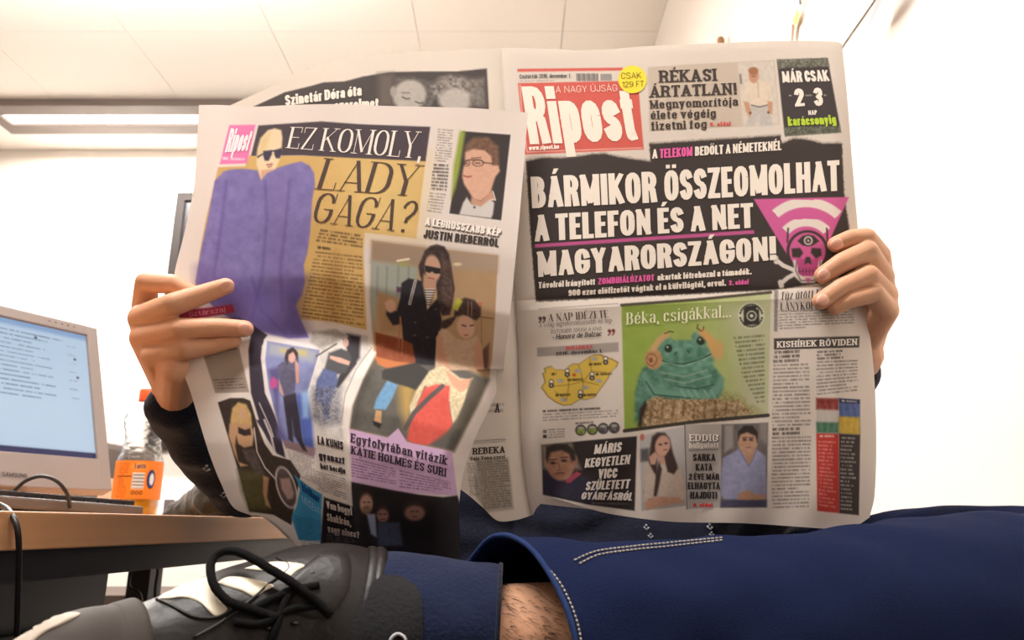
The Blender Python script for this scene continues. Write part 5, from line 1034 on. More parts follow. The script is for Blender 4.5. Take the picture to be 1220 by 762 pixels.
P.poly([c5(770, 80), c5(930, 70), c5(1000, 100), c5(920, 160), c5(820, 190), c5(760, 150)], (158, 150, 142), 2, noise=30); P.line([c5(800, 240), c5(930, 160)], 1.8, (92, 84, 82)); P.poly([c5(1000, 95), c5(1086, 110), c5(1080, 250), c5(1040, 300), c5(1030, 160)], (56, 50, 58), 2)
P.poly([c5(970, 130), c5(1010, 115), c5(1045, 150), c5(1060, 220), c5(1060, 290), c5(1000, 370), c5(940, 450), c5(915, 440), c5(980, 300), c5(1000, 200)], (60, 54, 60), 1.3); P.ell(*c5(990, 150), 3.6, 6, (206, 166, 152)); P.poly([c5(880, 220), c5(960, 190), c5(1010, 210), c5(1030, 250), c5(990, 350), c5(900, 360), c5(850, 330)], (76, 76, 80), 1.4); P.poly([c5(890, 235), c5(960, 250), c5(1020, 275), c5(1010, 300), c5(940, 280), c5(885, 255)], (212, 164, 144), 1)
P.poly([c5(845, 320), c5(930, 345), c5(940, 400), c5(890, 560), c5(880, 640), c5(850, 660), c5(840, 560), c5(790, 520), c5(800, 400)], (92, 104, 156), 1.3, noise=22); P.poly([c5(770, 440), c5(960, 440), c5(960, 680), c5(840, 700), c5(770, 640)], (96, 96, 110), 4, noise=150, nscale=.6, alpha=.6)
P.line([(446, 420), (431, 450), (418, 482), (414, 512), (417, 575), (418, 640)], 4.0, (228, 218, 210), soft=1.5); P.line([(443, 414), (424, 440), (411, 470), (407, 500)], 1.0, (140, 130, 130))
P.text([c6(392, 172), c6(548, 215), c6(560, 370), c6(425, 305)], 12, (92, 82, 96), .65, seed=101); P.text([c6(552, 285), c6(722, 330), c6(728, 455), c6(560, 395)], 9, (84, 76, 86), .7, seed=102)
# bottom dark photo
P.poly([(418, 573.5), (470, 584), (500, 589), (528, 592), (545, 590), (552, 612), (552, 672), (380, 672), (386, 592), (420, 603)], (40, 34, 36), 1)
P.poly([c6(608, 445), c6(755, 490), c6(800, 700), c6(800, 780), c6(600, 780)], (34, 29, 32), .8); P.text([c6(615, 615), c6(740, 650), c6(790, 700), c6(612, 700)], 6, (150, 140, 140), .65, seed=111)
P.line([c6(752, 350), c6(752, 492)], 1.4, (200, 190, 190)); 
for x, y, rx, ry, c in ((436.5, 600, 7.5, 11.5, (186, 140, 118)), (456, 614, 7, 8, (160, 112, 100)), (494, 611, 12, 9, (150, 106, 92))):
    P.ell(x, y - 4, rx * 1.15, ry * 1.1, (60, 44, 38), soft=2); P.ell(x, y, rx, ry, c, soft=1.6); P.line([(x - 4, y - 2), (x - 1.5, y - 2)], 1.3, (60, 44, 40)); P.line([(x + 1.5, y - 2), (x + 4, y - 2)], 1.3, (60, 44, 40)); P.line([(x - 2.5, y + 4.5), (x + 2.5, y + 4.5)], 1.3, (110, 64, 60))
P.ell(436.5, 607, 5.5, 5, (110, 80, 66), soft=2, alpha=.6); P.poly([(437, 612), (447, 612), (449, 640), (442, 636)], (150, 160, 186), 1.5); P.poly([(450, 622), (476, 622), (480, 650), (450, 650)], (74, 80, 104), 2, noise=20)
inside = grid_mesh('inside_page', WN(X, Y, dI(X, Y)), P.C, paper_m, news); inside.matrix_parent_inverse = inv
def LI(t, q, f, c=WH, name='headline', **k): return lettering(t, q, f, c, surfI, inside, name, **k)
LI('Ripost', [c1(245, 178), c1(395, 182), c1(352, 325), c1(205, 335)], 'heavy', (250, 232, 238), 'masthead')
LI('EZ KOMOLY,', [(346, 151), (507, 157), (501, 189), (340, 176)], 'bodoniw', (240, 228, 218)); LI('LADY', [(386, 188), (506, 197), (496, 234), (374, 225)], 'bodoniw', (74, 56, 50)); LI('GAGA?', [(381, 229), (501, 240), (488, 277), (371, 264)], 'bodoniw', (74, 56, 50))
LI('A LEGROSSZABB KÉP', [(508.5, 260), (598.5, 274), (597, 283.5), (507, 269.5)], 'heavy', (128, 116, 108), off=.0003); LI('A LEGROSSZABB KÉP', [(507.5, 258.5), (597.5, 272.5), (596, 281.5), (506, 267.8)], 'heavy', (240, 232, 224), off=.0006)
LI('JUSTIN BIEBERRŐL', [(505.5, 273), (595, 284.5), (594, 294), (504, 283.5)], 'heavy', (62, 54, 52))
LI('Sztárszaj', [c7(360, 303), c7(540, 277), c7(545, 302), c7(362, 326)], 'light', (236, 150, 170), 'label_lettering')
LI('Egyfolytában vitázik', [(417.5, 515.5), (534, 543), (533, 554), (417, 526)], 'slab', (52, 40, 50)); LI('KATIE HOLMES ÉS SURI', [(418, 530.5), (532.5, 558), (532, 568), (417.5, 540)], 'slab', (52, 40, 50))
LI('LA KUNIS', [(378, 518.5), (409, 526), (409, 536), (378.5, 528.5)], 'heavy', (52, 44, 48)); LI('gyanazt', [(379, 537), (410.5, 544), (410.5, 553), (380, 546)], 'heavy', (52, 44, 48)); LI('hát hordja', [(381, 551), (411.5, 557.5), (411.5, 564), (382, 558)], 'heavy', (52, 44, 48))
LI('kivillant', [c8(755, 480), c8(850, 555), c8(850, 590), c8(765, 530)], 'heavy', (22, 70, 130)); LI('MINDENT!', [c8(758, 545), c8(855, 620), c8(855, 650), c8(766, 590)], 'light', (170, 214, 240))
for t, q in (('Van bugyi', [(388.5, 596), (419, 604.5), (419.5, 613.5), (389, 605)]), ('Shakirán,', [(389, 610.5), (418, 618), (418.5, 627), (389.5, 620)]), ('vagy nincs?', [(390, 624.5), (428, 633), (428, 641), (390.5, 633.5)])): LI(t, q, 'heavy', (222, 212, 206))
# inner sheets just behind the outer ones (seen edge on)
ins = coons([(603, 61), (800, 58), (998, 54)], [(998, 54), (1020, 290), (1039, 520), (1030, 612)], [(645, 600), (760, 612), (900, 618), (1030, 612)], [(603, 61), (613, 330), (645, 600)], 9)
o = grid_mesh('inner_sheet', WN(ins[..., 0], ins[..., 1], dC(ins[..., 0], ins[..., 1]) + .0035), np.tile(np.array(PAP, float), (ins.shape[0] * ins.shape[1], 1)), paper_m, news); o.matrix_parent_inverse = inv

import time; T0 = time.time()
def tick(n): pass
# ================================================================== PERSON
skin_m = mat('skin', (212, 160, 127), .5, noise=.10, scale=35, bump=.12, bscale=500, sss=.12, spec=.35)
nail_m = mat('fingernail', (228, 172, 150), .3, spec=.5)
hair_m = mat('dark_brown_hair', (48, 34, 26), .6, noise=.4, scale=90, stretch=(1, 1, .2))
knit_m = mat('navy_knit_wool', (25, 28, 44), .95, spec=.1, noise=.25, scale=150, bump=.5, bscale=330, sheen=.15)
white_m = mat('white_knit_motif', (190, 192, 200), .9)
person = thing('person', 'person in navy sweater and jeans seated behind the newspaper with one ankle crossed over', 'person', (0, .98, 0))
pinv = Matrix.Translation(-person.location)
def child(o, par=person):
    o.parent = par
    o.matrix_parent_inverse = pinv if par is person else Matrix.Identity(4)
    return o
def inf(px, py, r, lift): return (W(px, py, float(dI(min(px, 400), py)) + lift - r * .0), r)
def bvh_of(o):
    me = o.data; return BVHTree.FromPolygons([v.co[:] for v in me.vertices], [tuple(p.vertices) for p in me.polygons])
def drape(tree, px, py, off):
    d = (W(px, py, 1.0) - CAM).normalized(); h = tree.ray_cast(CAM, d)
    if h[0] is None: return None
    n = h[1] if h[1].dot(d) < 0 else -h[1]
    return h[0] + n * off
# ---- hands -----------------------------------------------------------
def H(px, py, d, r): return (W(px, py, d), r)
dR = lambda py: float(dC(985, py))
dL = lambda px, py: float(dI(max(px, 262), py))
bm = bmesh.new()
wrR = H(1020, 422, dR(404) + .055, .018)
idx_ = [H(996, 291, dR(291) - .0075, .0068), H(1014, 284, dR(284) - .010, .0075), H(1032, 283, dR(283) - .010, .0080), H(1047, 304, dR(300) + .018, .0095)]
mid_ = [H(981, 327.5, dR(327) - .0082, .0072), H(1003, 313, dR(313) - .0125, .0082), H(1033, 300, dR(300) - .012, .0092), H(1050, 330, dR(330) + .016, .0105)]
rin_ = [H(978.5, 358.5, dR(358) - .0082, .0070), H(1003, 342.5, dR(342) - .0130, .0080), H(1034, 328, dR(328) - .013, .0090), H(1054, 352, dR(350) + .014, .0105)]
pin_ = [H(994, 367, dR(367) - .0070, .0058), H(1014, 356.5, dR(356) - .0105, .0068), H(1041, 349, dR(350) - .010, .0078), H(1056, 370, dR(370) + .012, .0098)]
for f in (idx_, mid_, rin_, pin_):
    chain(bm, f[2:] if (f is mid_ or f is pin_) else f, 16); capsule(bm, f[-1][0], f[-1][1], wrR[0], wrR[1] * .72)
for a, b in ((idx_, mid_), (mid_, rin_), (rin_, pin_)): capsule(bm, a[-1][0], .0095, b[-1][0], .0095)
pR = W(1046, 352, dR(350) + .040); capsule(bm, pR, .016, wrR[0], .019)
chain(bm, [(wrR[0], .017), (W(1026, 368, dR(368) + .036), .013), (W(1006, 350, dR(350) + .026), .0105), (W(985, 338, dR(338) + .0165), .0085)])   # thumb behind the page
elR = W(895, 606, .84); shR = Vector((.19, .99, 1.04))
chain(bm, [(wrR[0], .022), (wrR[0].lerp(elR, .25), .026), (elR, .038)])
meR = remeshed(bm, .0012, 6, .5)
bm = bmesh.new()
wrL = (W(210, 474, .625), .0185)
iL = [H(230, 351, dL(230, 350) - .001, .0070), H(206, 338.5, dL(206, 338) - .004, .0078), H(174, 336, dL(180, 336) + .004, .0083), H(173, 368, dL(180, 360) + .022, .0105)]
mL = [H(269, 340.8, dL(268, 341) - .0078, .0066), H(246, 349, dL(246, 349) - .0100, .0076), H(208, 362, dL(208, 362) - .016, .0090), H(170, 379, dL(180, 380) + .010, .0112)]
rL = [H(292, 391.5, dL(292, 392) - .0078, .0066), H(262, 390, dL(262, 392) - .0125, .0074), H(215, 392, dL(215, 394) - .016, .0087), H(172, 402, dL(180, 402) + .008, .0112)]
kL = [H(279, 406, dL(279, 403) - .0055, .0056), H(256, 411, dL(256, 409) - .0070, .0066), H(222, 416, dL(222, 416) - .010, .0082), H(184, 424, dL(184, 424) + .008, .0105)]
for f in (iL, mL, rL, kL):
    chain(bm, f[2:] if (f is mL or f is kL) else f, 16); capsule(bm, f[-1][0], f[-1][1], wrL[0], wrL[1] * .75)
for a, b in ((iL, mL), (mL, rL), (rL, kL)): capsule(bm, a[-1][0], .0095, b[-1][0], .0095)
pL = W(202, 412, dL(262, 412) + .024); capsule(bm, pL, .018, wrL[0], .0175); capsule(bm, W(212, 440, dL(262, 440) + .010), .014, wrL[0], .0165)
chain(bm, [(wrL[0], .016), (W(236, 410, dL(262, 410) + .030), .0125), (W(256, 385, dL(262, 385) + .022), .0100), (W(272, 366, dL(270, 366) + .0165), .0082)])
elL = W(294, 564, .86); shL = Vector((-.19, .99, 1.04))
chain(bm, [(wrL[0], .0175), (wrL[0].lerp(elL, .25), .022), (elL, .034)])
meL = remeshed(bm, .0012, 6, .5)
meF = []
for f in (mid_, pin_, mL, kL):   # fingers lying against a neighbour keep their own crease, rooted inside the knuckles
    bm = bmesh.new(); chain(bm, f[:3], 16); capsule(bm, f[2][0], f[2][1] * .96, f[3][0], f[3][1] * .88, 16); meF.append(remeshed(bm, .0012, 4, .5))
tick('hands')
# ---- rest of the body (coarser), joined into the same mesh ------------
hip = Vector((0, .99, .57))
bm = bmesh.new()
ellipsoid(bm, (0, .985, 1.235), (.074, .092, .108)); ellipsoid(bm, (0, .945, 1.175), (.052, .055, .058))
capsule(bm, (0, .905, 1.222), .008, (0, .886, 1.200), .013)
for s in (-1, 1): ellipsoid(bm, (s * .076, .99, 1.22), (.010, .018, .032)); ellipsoid(bm, (s * .03, .903, 1.243), (.02, .010, .007)); capsule(bm, (s * .02, .899, 1.262), .006, (s * .045, .908, 1.262), .005)
capsule(bm, (-.02, .897, 1.168), .006, (.02, .897, 1.168), .006); capsule(bm, (-.018, .898, 1.158), .006, (.018, .898, 1.158), .006)
chain(bm, [((0, 1.0, 1.18), .050), ((0, 1.01, 1.06), .056), ((0, 1.0, .9), .065), ((0, .99, .68), .065), (hip, .10)])
for sh, el in ((shL, elL), (shR, elR)): chain(bm, [((0, 1.0, 1.04), .06), (sh, .05), (sh.lerp(el, .5), .042), (el, .037)])
ANK = W(640, 768, .445); KNE = W(1268, 772, .58)
chain(bm, [(Vector((.10, 1.0, .57)), .08), (Vector((.25, .88, .62)), .06), (Vector((.385, .72, .665)), .045), (Vector((.415, .61, .68)), .038), (KNE, .036), (KNE.lerp(ANK, .3), .052), (KNE.lerp(ANK, .75), .042), (W(560, 775, .445), .038), (W(470, 800, .45), .036)])
K2 = Vector((-.07, .50, .535)); chain(bm, [(Vector((-.10, 1.0, .56)), .07), (K2, .05), (Vector((-.07, .54, .30)), .045), (Vector((-.07, .55, .09)), .035)])
meB = remeshed(bm, .006, 5, .5)
bmj = bmesh.new()
for m_ in (meR, meL, meB, *meF): bmj.from_mesh(m_)
body = child(build('body', bmj, skin_m))
def nail(a, b, t, w, l, px=None):
    """fingernail sunk in the camera-facing back of a fingertip; a tip joint, b next joint"""
    p, r = a; ax = (b[0] - p).normalized(); tocam = (CAM - p).normalized(); n = (tocam - ax * tocam.dot(ax)).normalized(); s = ax.cross(n)
    Rm = Matrix((s, ax, n)).transposed(); c = p - ax * r * .15 + n * (r * t)
    bm = bmesh.new(); ellipsoid(bm, c, (w, l, .0016), Rm, 16); return child(build('fingernail', bm, nail_m), body)
for f, t in ((idx_, .86), (mid_, .86), (rin_, .86)): nail(f[0], f[1], t, .0044, .0058)
for f in (mL, rL): nail(f[0], f[1], .86, .0044, .0062)
# fine hairs on the bare ankle
hs = random.Random(8); bm = bmesh.new(); tb = bvh_of(body)
for k in range(220):
    x = hs.uniform(596, 700); y = hs.uniform(684, 790); p = drape(tb, x, y, .0002); q = drape(tb, x + hs.uniform(4, 12), y + hs.uniform(2, 9), .0012)
    if p and q and (p - q).length < .02: tube(bm, [p, (p + q) / 2 + Vector((0, -.0006, .0006)), q], [.00013, .00012, .00005], 4)
o = child(build('leg_hair', bm, hair_m), body); o['kind'] = 'stuff'
# eyes, hair
eye_m = mat('eye_white', (235, 230, 225), .2); iris_m = mat('brown_iris', (50, 32, 20), .2)
for s in (-1, 1):
    bm = bmesh.new(); ellipsoid(bm, (s * .03, .902, 1.244), (.013, .011, .010)); e = child(build('eye', bm, eye_m), body)
bm = bmesh.new(); ellipsoid(bm, (0, 1.0, 1.262), (.082, .098, .092)); hm = remeshed(bm, .006, 2)
displace(hm, lambda p: fb(p, 40) * .006)
for v in hm.vertices:
    if v.co.y < .925 and v.co.z < 1.285: v.co.y = .95 + (v.co.y - .925) * .1
child(link_mesh('hair', hm, hair_m))
tick('body')
# ---- sweater ----------------------------------------------------------
bm = bmesh.new()
chain(bm, [((0, 1.0, 1.075), .062), ((0, 1.0, 1.02), .085)])
for s in (-1, 1): chain(bm, [((s * .07, 1.0, 1.03), .075), ((s * .085, .99, .85), .105), ((s * .075, .985, .66), .115), ((s * .07, .95, .60), .105)])
for k, (sh, el, wr) in enumerate(((shL, elL, wrL[0]), (shR, elR, wrR[0]))):
    chain(bm, [(sh.lerp(Vector((0, 1, 1.04)), .4), .07), (sh, .064), (sh.lerp(el, .5), .056), (el, .048), (el.lerp(wr, .35), .046 if k == 0 else .045), (el.lerp(wr, .70), .037), (el.lerp(wr, .90), .0285), (el.lerp(wr, .965 if k == 0 else .93), .026)])
chain(bm, [((-.16, .93, .62), .06), ((-.02, .86, .625), .055), ((.12, .88, .63), .055), ((.19, .93, .64), .05)])
chain(bm, [(W(690, 650, .88), .045), (W(800, 652, .88), .045), (W(900, 652, .86), .036), (W(985, 650, .84), .022)])
sw = remeshed(bm, .0045, 5)
displace(sw, lambda p: .004 * fb(p, 22) + .0018 * math.sin(p.z * 160 + 6 * fb(p, 9)))
sweater = child(link_mesh('sweater', sw, knit_m))
tsw = bvh_of(sweater)
for cx, cy, s in ((246, 557, 1), (266, 589, .9), (534, 641, 1), (770, 628, .8), (846, 627, .9), (848, 636, .7), (775, 638, .7)):
    bm = bmesh.new()
    for ox, oy, r in ((-3, 0, 1.3), (0, -3, 1.4), (3, 1, 1.4), (1, 3, 1.0), (-1, 2, .9)):
        p = drape(tsw, cx + ox * s, cy + oy * s, .0004)
        if p: ellipsoid(bm, p, (r * s * .0011,) * 3, seg=8)
    child(build('woven_motif', bm, white_m), sweater) if len(bm.verts) else None
tick('sweater')
# ---- jeans --------------------------------------------------------------
den_m = mat('dark_blue_denim', (15, 26, 58), .9, spec=.12, noise=.22, scale=420, stretch=(1, 1, 2.5), bump=.35, bscale=700)
denl_m = mat('worn_denim_seam', (38, 54, 96), .85, spec=.1, noise=.3, scale=300)
def loft(centers, rad, n, seg, normals=None, wr=None, close=(False, True)):
    """centers list, rad (side, up) per ring"""
    Cn = catmull([tuple(c) for c in centers], n); Rd = catmull([tuple(r) for r in rad], n); V = []; Fc = []
    Nn = catmull([tuple(q) for q in normals], n) if normals else None
    for i in range(n):
        c = Vector(Cn[i]); t = Vector(Nn[i]).normalized() if normals else Vector(Cn[min(i + 1, n - 1)] - Cn[max(i - 1, 0)]).normalized()
        up = Vector((0, 0, 1)); up = (up - t * up.dot(t)).normalized(); sd_ = t.cross(up)
        for k in range(seg):
            a = 2 * math.pi * k / seg; p = c + sd_ * math.cos(a) * Rd[i][0] + up * math.sin(a) * Rd[i][1]
            if wr: p = p + (p - c).normalized() * wr(i / (n - 1), a, p)
            V.append(p)
    for i in range(n - 1):
        for k in range(seg):
            a = i * seg + k; b = i * seg + (k + 1) % seg; Fc.append((a, b, b + seg, a + seg))
    if close[0]: Fc.append(tuple(range(seg))[::-1])
    if close[1]: Fc.append(tuple((n - 1) * seg + k for k in range(seg)))
    return V, Fc
def pr(px, pytop, d, r):   # centre so that the top of the tube shows at pytop
    return W(px, pytop + r * F / d, d)
spec = [(602, 644, .440, .066), (700, 652, .452, .062), (765, 649, .465, .062), (860, 640, .480, .068), (960, 625, .497, .075), (1040, 608, .512, .083), (1120, 594, .530, .088), (1200, 592, .555, .090), (1270, 602, .58, .088)]
cs = [pr(*s) for s in spec]; rd = [(s[3], s[3]) for s in spec]
nm = [Vector((.83, .56, 0))] + [Vector((.95, .3, 0))] * 2 + [(cs[min(i + 1, 8)] - cs[i - 1]).normalized() for i in range(3, 9)]
cs += [Vector((.40, .72, .665)), Vector((.25, .88, .62)), Vector((.12, 1.0, .585))]; rd += [(.088, .088), (.092, .09), (.10, .10)]
nm += [Vector((-.5, .85, -.1)), Vector((-.7, .7, -.1)), Vector((-.7, .7, -.1))]
nm[8] = Vector((.45, .89, 0))
def wrinkle(s, a, p):
    w_ = .0030 * fb((s * 14, math.cos(a) * 1.2, math.sin(a) * 1.2), 1.6) + .0022 * math.sin(s * 46 + 2.2 * math.sin(a * 2) + 1) * max(0, .55 - s) + .0018 * fb(p, 30)
    return w_
V, Fc = loft(cs, rd, 150, 72, nm, wrinkle, (False, True))
bm = bmesh.new(); vs = [bm.verts.new(v) for v in V]; [bm.faces.new([vs[i] for i in f]) for f in Fc]
me1 = bpy.data.meshes.new('l'); bmesh.ops.recalc_face_normals(bm, faces=bm.faces[:]); bm.to_mesh(me1); bm.free()
bm = bmesh.new()
chain(bm, [((-.08, 1.0, .585), .118), ((.08, 1.0, .585), .118)]); chain(bm, [((-.09, 1.0, .575), .095), (K2, .070), ((-.07, .54, .30), .065), ((-.07, .55, .13), .062)])
me2 = remeshed(bm, .006, 4)
bmj = bmesh.new(); bmj.from_mesh(me1); bmj.from_mesh(me2); jme = bpy.data.meshes.new('jeans'); bmj.to_mesh(jme); bmj.free()
jeans = child(link_mesh('jeans', jme, den_m))
md = jeans.modifiers.new('cloth', 'SOLIDIFY'); md.thickness = .0016; md.offset = -1
hem = [Vector(V[k]) for k in range(72)]; hc = sum(hem, Vector()) / 72; hn = Vector((.83, .56, 0)).normalized()
for nm_, r_, sh_, m_ in (('hem_fold', .0017, 0.0, denl_m),):
    bm = bmesh.new(); tube(bm, [p + hn * sh_ for p in hem] + [hem[0]], r_, 8, caps=False); child(build(nm_, bm, m_), jeans)
tj = bvh_of(jeans)
st_m = mat('pale_seam_thread', (176, 168, 160), .7); st_y = mat('yellow_seam_thread', (206, 176, 84), .6)
def stitches(pts, m, r=.00055, name='stitching', on=.6, stepn=5):
    P_ = catmull(pts, int(np.linalg.norm(np.diff(np.array(pts, float), axis=0), axis=1).sum() / stepn) + 2); bm = bmesh.new()
    for a, b in zip(P_[:-1], P_[1:]):
        p = drape(tj, a[0], a[1], .0007); q = drape(tj, a[0] + (b[0] - a[0]) * on, a[1] + (b[1] - a[1]) * on, .0007)
        if p and q and (p - q).length < .02: tube(bm, [p, q], r, 5)
    if len(bm.verts): child(build(name, bm, m), jeans)
    else: bm.free()
stitches([(614, 655), (640, 668), (662, 688), (678, 716), (688, 744), (693, 770)], st_m, stepn=5.5)
stitches([(690, 672), (712, 662), (750, 656), (800, 651), (862, 644)], st_m); stitches([(684, 668), (708, 658), (750, 652), (800, 647), (862, 641)], st_m)
stitches([(1082, 606), (1090, 603), (1100, 601), (1112, 599)], st_m)
stitches([(592, 648), (600, 651), (612, 655), (616, 657)], st_y, r=.0008, on=1.0)
tick('jeans')
# ---- sock ---------------------------------------------------------------
sock_m = mat('navy_ribbed_sock', (24, 33, 60), .95, spec=.15, noise=.18, scale=250, bump=.4, bscale=420, sheen=.08)
heel_m = mat('black_heel_knit', (20, 20, 24), .95, noise=.2, scale=250, bump=.4, bscale=420)
spec = [(592, 679, .445, .0435), (572, 674, .445, .0455), (540, 668, .445, .0480), (505, 659, .446, .0520), (460, 658, .448, .0540), (425, 664, .450, .0540), (380, 680, .45, .050)]
V, Fc = loft([pr(*s) for s in spec], [(s[3] * .95, s[3]) for s in spec], 80, 96, None, lambda s, a, p: .0006 * math.sin(a * 48) + .002 * fb(p, 40), (False, True))
sock = child(frompy('sock', V, Fc, sock_m, recalc=True)); md = sock.modifiers.new('knit', 'SOLIDIFY'); md.thickness = .0016; md.offset = -1
bm = bmesh.new(); tube(bm, [Vector(V[k]) for k in range(96)] + [Vector(V[0])], .0014, 8, caps=False); child(build('cuff', bm, knit_m), sock)
tk = bvh_of(sock)
def patch(tree, outline, off, name, m, parent, step=6, thick=.0012):
    P_ = np.array(outline, float); x0, y0 = P_.min(0); x1, y1 = P_.max(0); c = P_.mean(0)
    C_ = catmull(list(map(tuple, P_)) + [tuple(P_[0])], 49)[:-1]; V = []; rings = 6; Fc = []
    for r in range(1, rings + 1):
        for p in C_:
            q = c + (p - c) * r / rings; h = drape(tree, q[0], q[1], off * (1 if r < rings else .35))
            V.append(h if h else None)
    h0 = drape(tree, c[0], c[1], off); V.append(h0); n = len(C_)
    if h0 is None: return None
    V = [v if v is not None else h0 for v in V]
    ok = lambda f: max((V[f[i]] - V[f[(i + 1) % len(f)]]).length for i in range(len(f))) < .03
    for r in range(rings - 1):
        for k in range(n):
            f = (r * n + k, r * n + (k + 1) % n, (r + 1) * n + (k + 1) % n, (r + 1) * n + k)
            if ok(f): Fc.append(f)
    for k in range(n): Fc.append((rings * n, (k + 1) % n, k))
    o = frompy(name, V, Fc, m); o.parent = parent; return o
patch(tk, [(420, 700), (450, 686), (480, 688), (500, 705), (504, 740), (498, 800), (460, 850), (420, 840), (408, 770)], .0018, 'heel_patch', heel_m, sock)
bm = bmesh.new(); ring = [drape(tk, 475 + 9 * math.cos(R(a)), 764 + 9 * math.sin(R(a)), .0028) for a in range(180, 361, 20)]; tube(bm, [p for p in ring if p], .0009, 6); child(build('white_stitch_mark', bm, white_m), sock)
tick('sock')
# ---- shoe ----------------------------------------------------------------
lea_m = mat('black_shoe_leather', (24, 21, 20), .45, spec=.35, noise=.12, scale=30, bump=.25, bscale=160)
rub_m = mat('grey_rubber_toe', (54, 47, 42), .7, spec=.3, noise=.1, scale=40); stripe_m = mat('white_shoe_stripe', (238, 228, 206), .5)
highlight_m = mat('pale_toe_highlight', (150, 138, 122), .6, noise=.08, scale=40); lace_m = mat('black_shoe_lace', (12, 11, 12), .9, spec=.15, bump=.4, bscale=900)
shoe = child(bpy.data.objects.new('shoe', None)) if False else None
spec = [(432, 662, .448, .050), (410, 654, .446, .052), (392, 650, .443, .050), (357, 656, .436, .046), (325, 666, .428, .043), (290, 676, .419, .041), (255, 687, .410, .040), (220, 699, .401, .038), (185, 711, .392, .036), (150, 719, .383, .036), (120, 720, .375, .036), (90, 720, .367, .036), (50, 731, .357, .036), (10, 750, .347, .034), (-30, 775, .338, .028), (-60, 800, .332, .018)]
shc = [pr(*s) for s in spec]
def shw(s, a, p): return .0012 * fb(p, 25)
V, Fc = loft(shc, [(s[3] * .92, s[3]) for s in spec], 120, 72, None, shw, (False, True))
shoe = child(frompy('shoe', V, Fc, lea_m, recalc=True)); md = shoe.modifiers.new('leather', 'SOLIDIFY'); md.thickness = .002; md.offset = -1
ts = bvh_of(shoe)
bm = bmesh.new(); tube(bm, [Vector(V[k]) for k in range(72)] + [Vector(V[0])], .0042, 10, caps=False); child(build('padded_collar', bm, lea_m), shoe)
for q in ([(188, 713), (205, 700), (220, 693.5), (238, 688), (254, 685.5), (253, 700), (262, 716), (271, 726), (256, 733), (238, 718), (222, 712), (202, 713)],
          [(259, 694), (268, 688.5), (280, 687), (302, 690), (326, 697.5), (315, 704), (304, 711), (288, 704), (272, 699)],
          [(291, 677.5), (306, 673), (325, 669.5), (345, 670), (363, 673.5), (353, 680), (343, 687.5), (328, 682), (308, 679.5)]):
    patch(ts, q, .0011, 'stripe', stripe_m, shoe)
V2, F2 = loft([pr(*q) for q in spec[9:]], [(q[3] * .92 + .0014, q[3] + .0014) for q in spec[9:]], 50, 72, None, lambda s, a, p: .0004 * fb(p, 40) - (.0012 if s < .02 else 0), (False, True))
cap_o = frompy('toe_cap', V2, F2, rub_m, recalc=True); cap_o.parent = shoe; tc_ = bvh_of(cap_o)
patch(tc_, [(0, 764), (20, 752), (50, 738), (80, 730), (96, 731), (78, 742), (50, 756), (28, 775), (10, 790), (-6, 782)], .0012, 'toe_highlight', highlight_m, shoe)  # pale patch paints the highlight along the toe cap's upper rim
for pts, r in (([(134, 724), (150, 736), (164, 752), (176, 775)], .0011), ([(330, 664), (345, 676), (322, 694), (300, 714), (262, 742), (230, 760)], .0009), ([(182, 712), (205, 722), (232, 735), (262, 734), (290, 716)], .0008), ([(20, 760), (70, 745), (120, 742), (155, 750)], .0007)):
    cpts = [drape(ts, x, y, .0004) for x, y in catmull(pts, 24)]; cpts = [p for p in cpts if p]
    bm = bmesh.new(); tube(bm, cpts, r, 6); child(build('seam', bm, lea_m), shoe)
patch(ts, [(334, 706), (346, 691), (364, 674), (384, 660), (400, 655), (414, 660), (418, 682), (410, 712), (386, 736), (350, 730)], .0028, 'tongue', lea_m, shoe)
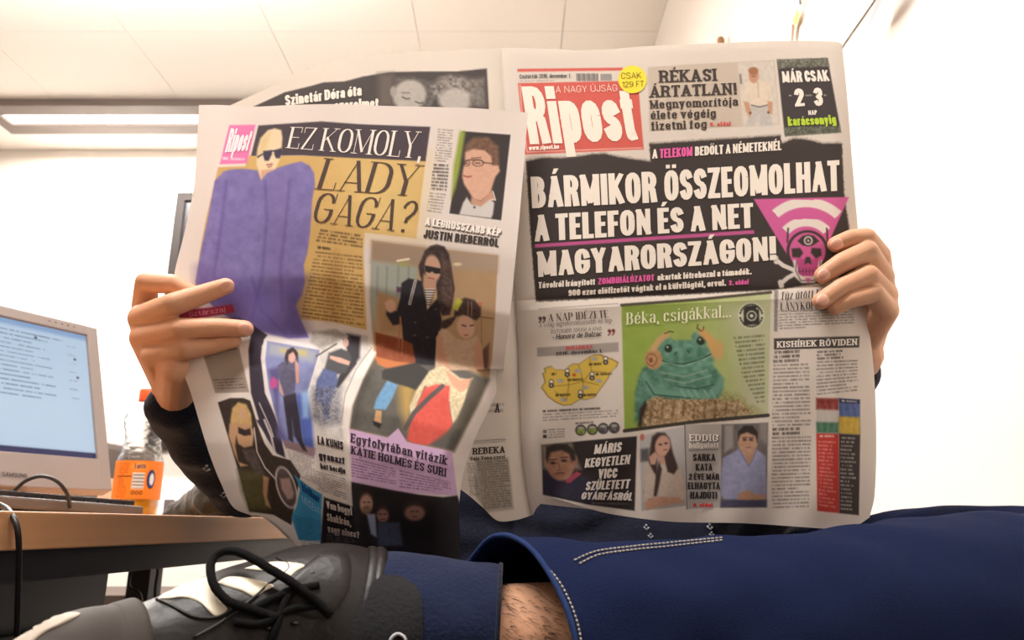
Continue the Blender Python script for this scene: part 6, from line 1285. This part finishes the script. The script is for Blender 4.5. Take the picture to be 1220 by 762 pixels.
def lace(pts, r=.0024, lift=.003):
    ps = []
    for x, y, l in catmull([(a, b, c) for a, b, c in pts], 40):
        p = drape(ts, x, y, lift + l)
        if p: ps.append(p)
    bm = bmesh.new(); tube(bm, ps, r, 8); child(build('lace', bm, lace_m), shoe)
lace([(394, 734, 0), (372, 716, .002), (345, 700, .004), (318, 689, .006), (296, 682, .008), (276, 680, .009), (261, 685, .008), (255, 696, .006), (257, 708, .004), (266, 716, .002), (276, 722, .001), (300, 728, 0), (330, 738, 0)])
lace([(300, 728, 0), (325, 716, .001), (350, 706, .001), (380, 700, .001)], .0022, .002); lace([(280, 742, 0), (310, 744, .001), (345, 728, .001), (384, 722, .001)], .0022, .002); lace([(356, 700, .001), (340, 718, .001), (330, 745, .001), (318, 775, 0)], .0022, .002)
for x, y in ((372, 684), (384, 664), (352, 742), (320, 748)):
    p = drape(ts, x, y, .001)
    if p: bm = bmesh.new(); ellipsoid(bm, p, (.0026, .0026, .0014), seg=10); child(build('eyelet', bm, black_m), shoe)
# the other shoe, on the floor
bm = bmesh.new(); chain(bm, [((-.07, .57, .05), .045), ((-.07, .45, .045), .042), ((-.08, .33, .035), .036)]); me = remeshed(bm, .004, 4)
for v in me.vertices: v.co.z = max(v.co.z, .003)
child(link_mesh('shoe', me, lea_m))
tick('shoe')
# ---- chair the person sits on --------------------------------------------
chp = thing('office_chair', 'office chair carrying the seated person, hidden by the newspaper', 'chair', (0, 1.02, 0))
def ch(name, f, m, smooth=False):
    bm = bmesh.new(); f(bm); return build(name, bm, m, chp, smooth)
ch('seat', lambda b: bx(b, -.23, .23, .80, 1.24, .385, .452, None, .02), grey_fab); ch('backrest', lambda b: bx(b, -.20, .20, 1.16, 1.21, .55, .98, None, .02), grey_fab)
ch('chair_post', lambda b: (tube(b, [(0, 1.02, .08), (0, 1.02, .385)], .025, 14), bx(b, -.03, .03, 1.205, 1.23, .42, .6)), black_m)
for k in range(5):
    a = k * 2 * math.pi / 5 + .3; c0 = Vector((0, 1.02, .085)); e = c0 + Vector((math.cos(a) * .26, math.sin(a) * .26, -.025))
    ch('leg', lambda b: (tube(b, [c0, e], [.022, .015], 8), ellipsoid(b, e + Vector((0, 0, -.032)), (.028, .028, .028))), black_m, True)
